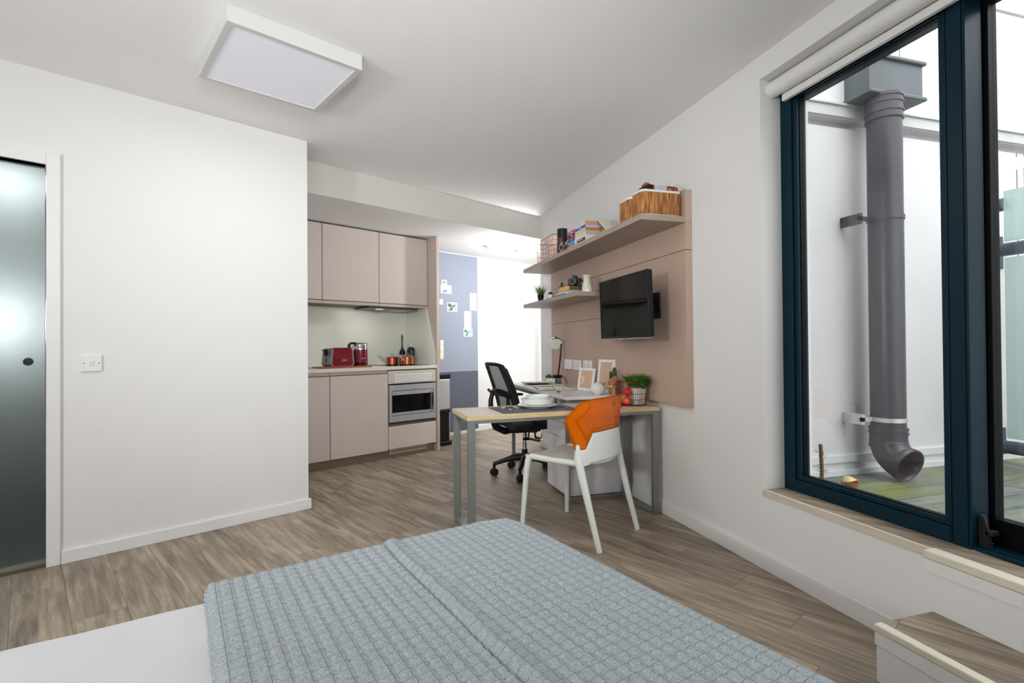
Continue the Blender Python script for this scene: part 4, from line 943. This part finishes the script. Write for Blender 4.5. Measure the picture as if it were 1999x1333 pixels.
wp.grid(lambda u, v: ((.045 + .006 * v) * cos(rad(150 + 170 * u)), (.045 + .006 * v) * sin(rad(150 + 170 * u)), .078 + v * (.012 + .060 * (1 - abs(2 * u - .9) ** 1.2 if abs(2 * u - .9) < 1 else 0))), 16, 5)
obj('paper_flap', wp, kraft, kp, solid=.001)
cc = MB(); cactus_lobe(cc, (.012, .005, .07), .021, .145, (.004, 0), 8); cactus_lobe(cc, (-.018, .008, .08), .014, .105, (-.012, 0), 7)
obj('cactus_stem', cc, leaf_d, kp, ang=25)
rf = MB(); rf.lathe([(.0425, .058), (.0475, .060), (.0475, .070), (.044, .072)], seg=24)
for s in (-1, 1):
    rf.tube([(-.038, -.028, .064), (-.060, -.032 + s * .004, .083 + s * .006), (-.072, -.030, .07 + s * .012), (-.045, -.03, .064)], .004, 6)
for k in range(9):
    a = -.9 + k * .22; rf.tube([(-.040, -.030, .063), (-.045 - .012 * sin(a), -.036 + .006 * cos(k), .035), (-.048 - .022 * sin(a), -.036, .003)], .0018, 5)
obj('raffia_bow', rf, mat('raffia', (222, 188, 136), .8), kp)
sp = thing('potted_succulent', 'small spiky plant in a white pot between the knobbly ornament and the paper-wrapped cactus', 'potted succulent', (1.858, 3.775, DZ))
obj('pot', MB().lathe([(.020, 0), (.028, .045), (.030, .060), (.025, .060), (.0, .052)], seg=24), ceramic, sp)
obj('leaves', blades(26, .012, .045, .040, .003, 9, zc=.054), leaf_d, sp, ang=180)
sp = thing('potted_succulent', 'little green succulent in a white cube pot at the far left of the desk', 'potted succulent', (1.800, 4.86, DZ))
obj('pot', B(-.032, .032, -.032, .032, 0, .062), ceramic, sp, bevel=.004)
rm = MB(); rosette(rm, (0, 0, .06), .036, .03, 16, 4); obj('leaves', rm, leaf_d, sp, ang=60)
pn = thing('planner', 'open spiral-bound planner lying on the white desk', 'notebook', (1.672, 4.375, DZ), rad(-12))
pgm = mat('cream_pages', (222, 218, 206), .7, mott=(40, .02))
for s in (-1, 1):
    obj('page_block', MB().grid(lambda u, v, s=s: ((u - .5) * .33, s * (.012 + v * .205), .010 + .006 * sin(pi * min(1, v * 1.1)) - .004 * v), 4, 10), pgm, pn, solid=.012)
    obj('tab_strip', MB().cbox((.0, s * .223, .0115), (.30, .010, .002)), paper, pn)
sg = MB()
for k in range(30):
    x = -.155 + k * .0107; sg.tube([(x, .013 * cos(a), .014 + .010 * sin(a)) for a in [pi * j / 6 for j in range(7)]], .0012, 5)
obj('spiral_binding', sg, mat('dark_wire', (70, 68, 66), .4, metal=.8), pn)
obj('cover', B(-.168, .168, -.221, .221, 0, .004), mat('grey_card', (150, 146, 134), .8), pn, bevel=.001)
for i, (z, rz, c, lb) in enumerate(((0, -8, (214, 212, 208), 'lower pale magazine at the left end of the desk'), (.0135, 6, (196, 186, 168), 'upper curled cream magazine at the left end of the desk'))):
    t = thing('magazine', lb, 'magazine', (1.665, 4.83, DZ + z), rad(rz), 'magazines on the desk')
    obj('pages', MB().grid(lambda u, v, i=i: ((u - .5) * .22, (v - .5) * .29, .006 + (.012 * (1 - v) ** 2 * i)), 6, 8), mat('magazine_%d' % i, c, .4, mott=(12, .1)), t, solid=.011)
    obj('front_cover', MB().grid(lambda u, v, i=i: ((u - .5) * .221, (v - .5) * .291, .0120 + (.012 * (1 - v) ** 2 * i)), 6, 8), mat('magazine_cover_%d' % i, [(44, 44, 48), (226, 216, 196)][i], .35, mott=(9, .3)), t)
# desk lamp
lp = thing('desk_lamp', 'black desk lamp with a bell shade at the far end of the desk', 'desk lamp', (1.905, 4.90, DZ))
obj('base', MB().cbox((0, 0, .045), (.085, .06, .09)).cbox((.0, -.02, .006), (.09, .16, .012)), black_pl, lp, bevel=.003)
wdm = mat('copper_toned_wood', (206, 150, 108), .4)
obj('arm', MB().tube([(.006, -.018, .09), (.014, -.04, .20), (.020, -.06, .32), (.024, -.062, .40), (.012, -.03, .455)], .0085, 8), black_pl, lp)
obj('arm', MB().tube([(-.008, .0, .09), (.006, -.035, .23), (.014, -.05, .31)], .0055, 8), wdm, lp)
obj('arm_spring', MB().tube([(.02, -.05, .20), (.032, -.09, .30), (.030, -.095, .335)], .0055, 8).ball((.016, -.045, .23), .009, 10, 8), chrome, lp)
hM = M4.Translation((-.030, -.05, .405)) @ V3((.20, .80, .56)).to_track_quat('Z', 'Y').to_matrix().to_4x4()
sh_ = [(.012, .115), (.020, .112), (.026, .095), (.045, .070), (.060, .035), (.066, 0)]
shd = obj('lamp_shade', MB().lathe(sh_, seg=36, M=hM).lathe([(.001, .135), (.012, .132), (.014, .11), (.001, .11)], seg=16, M=hM), mat('black_gloss_enamel', (18, 18, 20), .15, coat=.5), lp)
obj('shade_lining', MB().lathe([(r - .0012, z - .0004) for r, z in sh_], seg=36, M=hM), mat('white_enamel', (226, 228, 220), .25), shd)
obj('bulb', MB(hM).ball((0, 0, .045), .020, 16, 10, (1, 1, 1.25)), mat('bulb_glass', (240, 240, 238), .1), shd)
obj('power_cord', MB().tube([(.035, -.03, .075), (.055, -.06, .07), (.062, -.10, .03), (.05, -.14, .008), (.03, -.20, .004)], .0028, 6), black_rub, lp)
# --- upper shelf
wb = thing('wire_basket', 'rectangular copper wire basket at the far left end of the upper shelf', 'basket', (1.80, 4.70, US), 0)
b_, r_ = wire_grid(.20, .50, .215, .012, 44, 0, (.002, .03, .075, .12, .165), wr=.0018, taper=.9)
obj('wires', b_, copper_w, wb); obj('rim', r_, copper_w, wb)
obj('cloth_liner', B(-.078, .078, -.20, .20, .006, .012), white_p, wb)
cn = thing('canister', 'tall black cylindrical canister with pink lettering on the upper shelf', 'canister', (1.752, 4.345, US))
cbk = mat('black_card_tube', (22, 21, 23), .5)
obj('tube_body', MB().lathe([(.001, 0), (.044, 0), (.045, .003), (.045, .175), (.001, .175)], seg=36), cbk, cn)
obj('lid', MB().lathe([(.001, .1755), (.046, .1755), (.046, .236), (.043, .240), (.001, .240)], seg=36), cbk, cn)
pk = mat('pink_print', (226, 110, 118), .5)
ba = math.atan2(-4.345, -1.752) + rad(-22)
text('lettering', 'OCLOC', .030, pk, cn, M4.Rotation(ba + pi / 2, 4, 'Z') @ M4.Translation((0, -.0458, .10)) @ M4.Rotation(pi / 2, 4, 'X') @ M4.Rotation(pi / 2, 4, 'Z'))
cm = thing('retro_camera', 'silver and brown leather camera standing in front of the black canister', 'camera', (1.718, 4.195, US), rad(-68))
obj('body', B(-.058, .058, -.016, .016, 0, .088), mat('silver_camera', (176, 174, 170), .35, metal=.7), cm, bevel=.005, seg=3)
obj('leather_grip', B(-.0585, .0585, -.0168, .0168, .012, .062), mat('brown_leather', (112, 52, 34), .55), cm, bevel=.003)
obj('lens', MB().tube([(-.006, -.016, .038), (-.006, -.042, .038)], .029, 28).tube([(-.006, -.042, .038), (-.006, -.043, .038)], .020, 24), chrome, cm)
obj('lens_glass', MB().tube([(-.006, -.0432, .038), (-.006, -.0438, .038)], .017, 24), black_gloss, cm)
obj('dial', MB().cyl((.035, 0, .088), (.035, 0, .096), .011).cyl((-.035, 0, .088), (-.035, 0, .094), .010), chrome, cm)
obj('viewfinder', B(-.012, .012, -.0175, .0175, .066, .084), black_gloss, cm)
def book(label, loc, rz, w, d, t_, cover, group, spine=None, tilt=(0, 0), page=None, title=None, name='book'):
    # local x: spine to fore edge (depth d), local y: height of the book (w), z: thickness
    b = thing(name, label, 'book', loc, rz, group); b.rotation_euler = (tilt[0], tilt[1], rz)
    cmn = cover if not isinstance(cover, tuple) else mat('cover_%d_%d_%d' % cover, cover, .45)
    obj('cover', MB().box(0, d, -w / 2, w / 2, 0, .0018).box(0, d, -w / 2, w / 2, t_ - .0018, t_).box(0, .002, -w / 2, w / 2, .0018, t_ - .0018), cmn, b)
    obj('pages', B(.0022, d - .004, -w / 2 + .002, w / 2 - .002, .002, t_ - .002), page or paper, b)
    if title:
        text('title', title[0], title[1], title[2], b, M4.Translation((-.0006, title[3] if len(title) > 3 else 0, t_ / 2)) @ M4.Rotation(-pi / 2, 4, 'Z') @ M4.Rotation(pi / 2, 4, 'X'))
    return b
wt = mat('white_print', (236, 236, 236), .5); blk_p = mat('black_print', (24, 24, 26), .5)
GA = 'left stack of books on the upper shelf'; GB = 'right stack of books on the upper shelf'
z = US
for i, (th_, cov, lb, ti) in enumerate(((.018, (244, 176, 92), 'orange-yellow book lowest of the left stack on the upper shelf', None), (.013, (206, 40, 40), 'thin bright red book second from below in the left stack', ('NOVEL', .008, wt)), (.030, (58, 178, 232), 'thick sky-blue book in the left stack', None), (.013, (70, 76, 150), 'thin violet-blue book above the sky-blue one', ('STORIES', .008, wt)), (.024, (170, 40, 48), 'dark red book with a white spine end in the left stack', None), (.016, (24, 24, 26), 'black book with white lettering in the left stack', ('WORDS', .012, wt)), (.007, (60, 150, 170), 'very thin teal book just under the pink one', None), (.026, (226, 36, 130), 'bright pink book topmost of the left stack', ('magenta', .014, wt)))):
    book(lb, (1.698 + .003 * (i % 3), 4.010 + rnd.uniform(-.004, .004), z), rad(rnd.uniform(-2, 2)), .180, .125, th_, cov, GA, title=ti); z += th_ + .0004
zA = z
z = US
stk = ((.046, (228, 228, 230), 'thick white book with a black title block lowest of the right stack', ('Black & Grand', .018, wt)), (.030, (224, 216, 204), 'cream book second from below in the right stack', None), (.028, (206, 210, 196), 'pale green-grey book in the middle of the right stack', None), (.020, (60, 74, 168), 'blue book with white lettering in the right stack', ('CHRONICLE', .011, wt)), (.032, (226, 222, 218), 'white book with tan pages topmost of the right stack', None))
pgs = (paper, mat('grey_pages', (176, 174, 176), .8), mat('ochre_pages', (190, 122, 52), .8), mat('lilac_pages', (198, 194, 206), .8), mat('tan_pages', (186, 150, 118), .8))
for i, (th_, cov, lb, ti) in enumerate(stk):
    b = book(lb, (1.676 + .002 * (i % 2), 3.778, z), rad(1 - i * .8), .205, .150, th_, cov, GB, title=ti, page=pgs[i])
    if i == 0: obj('spine_label', B(-.0005, 0, -.095, .062, .006, .032), blk_p, b)
    z += th_ + .0004
zB = z
book('white hardback lying on top of both book stacks at the back', (1.79, 3.90, max(zA, zB) + .001), rad(4), .24, .16, .026, (222, 220, 214), None, title=None)
lb_ = thing('book', 'thin pale book leaning against the right-hand side of the right book stack', 'book', (1.835, 3.425, US + .008)); lb_.rotation_euler = (rad(-53), 0, 0)
obj('cover', MB().box(-.075, .075, 0, .012, 0, .25), mat('cover_214_208_198', (214, 208, 198), .5), lb_, bevel=.001); obj('fore_edge', B(-.0755, -.075, .002, .010, .002, .248), paper, lb_)
lt = thing('laptop', 'thin dark grey closed laptop lying flat behind the small woven basket', 'laptop', (1.845, 3.33, US))
obj('lower_half', B(-.12, .12, -.12, .12, 0, .010), mat('laptop_grey', (92, 92, 94), .4, metal=.5), lt, bevel=.003); obj('lid', B(-.12, .12, -.12, .12, .0105, .017), mat('laptop_grey', (92, 92, 94), .4, metal=.5), lt, bevel=.003)
# woven baskets
wv_m = bpy.data.materials.new('woven_seagrass'); wv_m.use_nodes = True; nt = wv_m.node_tree; bs = nt.nodes['Principled BSDF']; bs.inputs['Roughness'].default_value = .7
tc = N(nt, 'ShaderNodeTexCoord'); sx = N(nt, 'ShaderNodeSeparateXYZ'); nt.links.new(tc.outputs['Object'], sx.inputs[0])
cb_ = N(nt, 'ShaderNodeCombineXYZ'); nt.links.new(math_n(nt, 'MULTIPLY', math_n(nt, 'ADD', sx.outputs[0], sx.outputs[1]), 1.), cb_.inputs[0]); nt.links.new(math_n(nt, 'MULTIPLY', math_n(nt, 'SUBTRACT', sx.outputs[0], sx.outputs[1]), 1.), cb_.inputs[1]); nt.links.new(math_n(nt, 'MULTIPLY', sx.outputs[2], .07), cb_.inputs[2])
nz_ = N(nt, 'ShaderNodeTexNoise', Scale=160., Detail=3.); nt.links.new(cb_.outputs[0], nz_.inputs['Vector'])
rp = N(nt, 'ShaderNodeValToRGB'); e = rp.color_ramp.elements; e[0].position = .36; e[0].color = lin((92, 54, 22)); e[1].position = .64; e[1].color = lin((206, 150, 86)); k = e.new(.5); k.color = lin((166, 108, 54))
nt.links.new(nz_.outputs['Fac'], rp.inputs['Fac']); nt.links.new(rp.outputs['Color'], bs.inputs['Base Color'])
bp = N(nt, 'ShaderNodeBump', Strength=.8, Distance=.003); nt.links.new(nz_.outputs['Fac'], bp.inputs['Height']); nt.links.new(bp.outputs['Normal'], bs.inputs['Normal'])
def wbasket(label, x, y, w, d, h):
    t = thing('woven_basket', label, 'basket', (x, y, US), 0, 'woven baskets on the upper shelf')
    def ol_(k, e_=0):
        pts = []
        rc = min(w, d) * .22
        for cx, cy, a0 in ((w / 2 - rc, d / 2 - rc, 0), (-w / 2 + rc, d / 2 - rc, 90), (-w / 2 + rc, -d / 2 + rc, 180), (w / 2 - rc, -d / 2 + rc, 270)):
            for i in range(7): a = rad(a0 + 90 * i / 6); pts.append(((cx + (rc + e_) * cos(a)) * k, (cy + (rc + e_) * sin(a)) * k))
        return pts
    o_ = MB(); o_.rings([[(x_, y_, z_) for x_, y_ in ol_(k, e_)] for k, e_, z_ in ((.97, 0, .004), (1, 0, .03), (1.0, 0, h), (1, -.005, h), (.97, -.005, .01))], caps=True)
    obj('woven_side', o_, wv_m, t)
    obj('rim', MB().rings([[(x_, y_, z_) for x_, y_ in ol_(1, e_)] for e_, z_ in ((.003, h - .004), (.003, h + .010), (-.007, h + .010), (-.007, h - .004))], loop=True), ceramic, t)
    obj('base_band', MB().rings([[(x_, y_, z_) for x_, y_ in ol_(.975, e_)] for e_, z_ in ((.002, 0), (.002, .005), (-.01, .005), (-.01, 0))], loop=True), ceramic, t)
wbasket('larger woven basket at the right end of the upper shelf, filled with odds and ends', 1.832, 2.918, .285, .142, .150)
wbasket('smaller woven basket tucked behind the larger one on the upper shelf', 1.832, 3.083, .285, .172, .144)
lc = tag(obj('leather_case', MB().lathe([(.001, -.012), (.030, -.012), (.036, -.006), (.036, .006), (.030, .012), (.001, .012)], seg=32, M=M4.Rotation(pi / 2, 4, 'X') @ M4.Rotation(rad(20), 4, 'Z')), mat('tan_leather', (150, 84, 62), .5), loc=(1.775, 2.935, US + .195)), 'round tan leather case sticking up out of the larger woven basket', 'case')
bx = thing('book', 'thick book with a lilac label lying across the top of the larger woven basket', 'book', (1.838, 2.90, US + .1615), rad(2))
obj('cover', B(-.11, .11, -.05, .05, 0, .028), mat('lilac_cover', (188, 186, 206), .4, mott=(30, .06)), bx, bevel=.002)
obj('cover_end', MB().box(-.1115, -.07, -.0512, .0512, -.0006, .029), black_pl, bx); obj('cover_band', MB().box(-.07, -.062, -.0512, .0512, -.0006, .029), mat('orange_band', (206, 110, 40), .5), bx)
obj('printed_panel', MB().box(.03, .1115, -.0512, .0512, -.0006, .029), photo_m('maroon_print', (96, 26, 30), (120, 34, 34), (206, 180, 150), 60), bx)
tw = MB().tube([(1.885, 2.90, US + .190), (1.90, 2.88, US + .225), (1.915, 2.88, US + .190)], .0012, 5).tube([(1.93, 2.90, US + .17), (1.95, 2.86, US + .215), (1.965, 2.845, US + .19), (1.975, 2.84, US + .168), (1.982, 2.826, US + .150)], .0016, 5)
tag(obj('twine', tw, mat('straw_twine', (200, 176, 130), .8)), 'loose straw twine poking out of the larger woven basket', 'twine')
# --- lower shelf
gp = thing('potted_grass', 'spiky yellow-green grass in a black pot at the left end of the lower shelf', 'potted grass', (1.742, 4.92, LS))
obj('pot', MB().lathe([(.022, 0), (.024, .002), (.033, .062), (.035, .068), (.030, .068), (.0, .055)], seg=24), black_pl, gp)
obj('leaves', blades(120, .024, .135, .075, .0028, 12, zc=.055, curve=.3), mat('grass_green', (74, 96, 30), .5, mott=(18, .55)), gp, ang=180)
va = math.atan2(4.66, 1.70)
fr2 = thing('picture_frame', 'thin white frame standing edge-on beside the black grass pot', 'picture frame', (1.752, 4.745, LS), va + rad(1.5))
obj('frame_border', B(-.075, .075, -.003, .003, 0, .145), white_pl, fr2, bevel=.001); obj('backing', B(-.070, .070, -.0055, -.0032, .004, .140), black_pl, fr2)
sp = thing('potted_succulent', 'tiny dark succulent in a white pot on the lower shelf behind the wire stand', 'potted succulent', (1.722, 4.585, LS))
obj('pot', MB().lathe([(.019, 0), (.024, .036), (.025, .042), (.021, .042), (.0, .036)], seg=24), ceramic, sp)
rm = MB(); rosette(rm, (.003, 0, .040), .026, .02, 12, 8); obj('leaves', rm, leaf_d, sp, ang=60)
tag(obj('stone_cube', B(-.013, .013, -.013, .013, 0, .030), mat('grey_stone', (120, 110, 102), .8), loc=(1.742, 4.53, LS)), 'small grey-brown cube beside the tiny white pot on the lower shelf', 'cube')
ws = thing('wire_cloche', 'arched thin wire stand with a ring on top on the lower shelf', 'wire stand', (1.79, 4.60, LS), rad(70))
arc = [(.052 * cos(pi * k / 16), 0, .085 + .055 * sin(pi * k / 16)) for k in range(17)]
obj('wire_arch', MB().tube([(.052, 0, 0)] + arc + [(-.052, 0, 0)], .0014, 6), mat('light_wire', (196, 186, 180), .35, metal=.7), ws)
obj('wire_arch', MB().tube([(0, .052, 0)] + [(0, p[0], p[2]) for p in arc] + [(0, -.052, 0)], .0014, 6), MATS['light_wire'], ws)
obj('base_ring', MB().tube([(.052 * cos(2 * pi * k / 24), .052 * sin(2 * pi * k / 24), .002) for k in range(24)], .0016, 6, closed=True), MATS['light_wire'], ws)
obj('top_ring', MB().tube([(.011 * cos(2 * pi * k / 16), 0, .152 + .011 * sin(2 * pi * k / 16)) for k in range(16)], .0016, 6, closed=True), MATS['light_wire'], ws)
kc = thing('potted_cactus', 'dark green three-armed cactus in a beige pot on the lower shelf', 'potted cactus', (1.80, 4.485, LS), rad(-60))
obj('pot', MB().lathe([(.022, 0), (.026, .05), (.027, .056), (.023, .056), (.0, .050)], seg=24), mat('beige_pot', (196, 188, 172), .6), kc)
cc = MB(); cactus_lobe(cc, (0, 0, .048), .015, .105, (0, 0), 7); cactus_lobe(cc, (.013, 0, .058), .011, .055, (.012, 0), 6); cactus_lobe(cc, (-.013, 0, .055), .011, .060, (-.012, 0), 6)
obj('cactus_stem', cc, leaf_d, kc, ang=25)
GC = 'books on the lower shelf'
b1 = book('flat white and black book lowest under the black camera', (1.682, 4.24, LS), rad(0), .26, .20, .018, (224, 224, 228), GC); obj('cover_stripe', B(-.0006, 0, -.13, .13, .001, .009), blk_p, b1)
book('grey book in the middle of the pile under the black camera', (1.70, 4.225, LS + .0185), rad(3), .19, .17, .024, (176, 174, 182), GC, title=('grey days', .012, wt), page=mat('grey_pages', (176, 174, 176), .8))
b3 = book('topmost book under the black camera, with a yellow-orange spine and black cover', (1.705, 4.205, LS + .043), rad(5), .17, .185, .032, (30, 26, 24), GC, page=mat('gold_pages', (120, 90, 46), .7)); obj('spine', B(-.0016, .014, -.086, .086, -.0006, .0326), mat('yellow_orange_spine', (236, 178, 92), .5), b3, bevel=.003)
dc = thing('digital_camera', 'black digital camera with a large lens on the pile of books', 'camera', (1.795, 4.165, LS + .0758), rad(-38))
blk_c = mat('camera_black', (20, 20, 22), .45, bump=(600, .2))
obj('body', MB().box(-.052, .052, -.018, .024, 0, .072).box(-.056, -.034, -.034, .0, .004, .062), blk_c, dc, bevel=.006, seg=3)
obj('pentaprism', MB().prism([(-.026, .070), (.026, .070), (.017, .094), (-.017, .094)], -.026, .018, Mxz), blk_c, dc, bevel=.004)
obj('lens', MB().tube([(.0, -.018, .035), (0, -.030, .035), (0, -.032, .035), (0, -.085, .035)], [.031, .031, .028, .031], 28), blk_c, dc)
obj('lens_ring', MB().tube([(0, -.085, .035), (0, -.088, .035)], .031, 28).tube([(0, -.060, .035), (0, -.056, .035)], .0305, 28), mat('lens_ring_grey', (70, 72, 76), .3, metal=.6), dc)
obj('lens_glass', MB().tube([(0, -.0882, .035), (0, -.0888, .035)], .024, 28), black_gloss, dc)
obj('neck_strap', MB().tube([(.052, 0, .06), (.066, .01, .045), (.07, .012, .02), (.06, .014, .002)], 1, sq=(.004, .010)), black_rub, dc)
jg = thing('jug', 'tall cream enamel jug with a V-shaped handle at the right end of the lower shelf', 'jug', (1.795, 3.915, LS), rad(10))
cre = mat('cream_enamel', (222, 220, 200), .18, coat=.4)
jr = [(.046, 0), (.047, .003), (.040, .045), (.031, .090), (.0275, .110), (.031, .125), (.039, .140)]
obj('body', MB().lathe([(.001, 0)] + jr + [(r - .0015, z + .0004) for r, z in reversed(jr[1:])] + [(.001, .004)], seg=36), cre, jg)
obj('handle', MB().tube([(-.024, -.030, .137), (-.030, -.040, .125), (-.020, -.050, .095), (-.014, -.044, .065), (-.016, -.037, .055)], 1, sq=(.012, .005)), cre, jg, bevel=.0015)

# floor behind the desk
cb_m = MB().tube([(1.66, 5.02, .004), (1.72, 5.06, .004), (1.76, 5.03, .003), (1.80, 4.92, .003), (1.86, 4.85, .004), (1.95, 4.80, .004)], .004, 6)
tag(obj('cable', cb_m, black_rub), 'thin black cable lying on the floor behind the office chair', 'cable')
ft = thing('folding_stool', 'black folding frame standing on the hall floor past the wall end', 'folding frame', (2.12, 6.12, 0), rad(20))
for s in (-1, 1):
    obj('leg', MB().tube([(-.06, s * .13, .01), (.02, s * .13, .45)], .012, 8), black_pl, ft); obj('leg', MB().tube([(.06, s * .13, .01), (-.02, s * .13, .45)], .012, 8), black_pl, ft)
obj('foot_bar', MB().tube([(-.06, -.14, .012), (-.06, .14, .012)], .012, 8), black_pl, ft); obj('foot_bar', MB().tube([(.06, -.14, .012), (.06, .14, .012)], .012, 8), black_pl, ft)
obj('top_panel', B(-.05, .05, -.14, .14, .44, .46), black_pl, ft, bevel=.004)

# ================================================================== LIGHT
def area(name, loc, target, size, power, col=(1, 1, 1), spread=180):
    l = bpy.data.lights.new(name, 'AREA'); l.shape = 'DISK'; l.size = size; l.energy = power; l.color = col; l.spread = rad(spread)
    o = bpy.data.objects.new(name, l); COL.objects.link(o); o.location = loc
    o.rotation_euler = (V3(target) - V3(loc)).to_track_quat('-Z', 'Y').to_euler(); return o
area('left_strobe', (-2.72, .05, 1.6), (-.9, 2.1, 2.6), .30, 47, (1, 1, 1), 180)  # unseen strobe left of the camera, set by the cast shadows
area('room_bounce', (-.7, 1.0, 1.9), (.5, 3.3, 2.75), .5, 9, (1, 1, 1), 180)  # added fill aimed up to brighten the ceiling; no fitting there
area('room_fill', (.25, -1.0, 1.75), (.55, 5.0, 2.15), .5, 12, (1, 1, 1), 60)  # added fill from behind the camera to lift the far end
hl_ = bpy.data.lights.new('hall_strobe', 'POINT'); hl_.energy = 56; hl_.shadow_soft_size = .06
ho_ = bpy.data.objects.new('hall_strobe', hl_); COL.objects.link(ho_); ho_.location = (2.10, 5.815, 2.0)  # unseen strobe behind the right wall end, without a fitting
area('ceiling_panel_glow', (-.419, 2.942, 2.635), (-.419, 2.942, 0), .5, 6, (.95, .97, 1), 180)
area('splashback_fill', kl(2.75, 5.12, 1.60), kl(2.75, 5.25, .9), .25, 1.0, (1, .99, .95), 180)  # added fill under the wall cabinets that brightens the splashback
area('door_glow_fill', kl(-.15, 5.75, 1.42), kl(-.1, 3.9, 1.35), .35, 4.2, (.97, 1, 1), 180)  # added to make the bright patch in the frosted glass
area('bathroom_fill', kl(-.1, 5.0, 2.38), kl(-.1, 5.0, 0), .5, 8, (.97, 1, 1), 180)  # added ambient fill for the unseen room behind the frosted door
w = bpy.data.worlds.new('sky'); S.world = w; w.use_nodes = True; nt = w.node_tree; bg = nt.nodes['Background']
tc = N(nt, 'ShaderNodeTexCoord'); sx = N(nt, 'ShaderNodeSeparateXYZ'); nt.links.new(tc.outputs['Generated'], sx.inputs[0])
rp = N(nt, 'ShaderNodeValToRGB'); e = rp.color_ramp.elements; e[0].position = .0; e[0].color = (.30, .31, .31, 1); e[1].position = .55; e[1].color = (.93, .95, .97, 1)
nt.links.new(sx.outputs['Z'], rp.inputs['Fac']); nt.links.new(rp.outputs['Color'], bg.inputs['Color']); bg.inputs['Strength'].default_value = 4.2
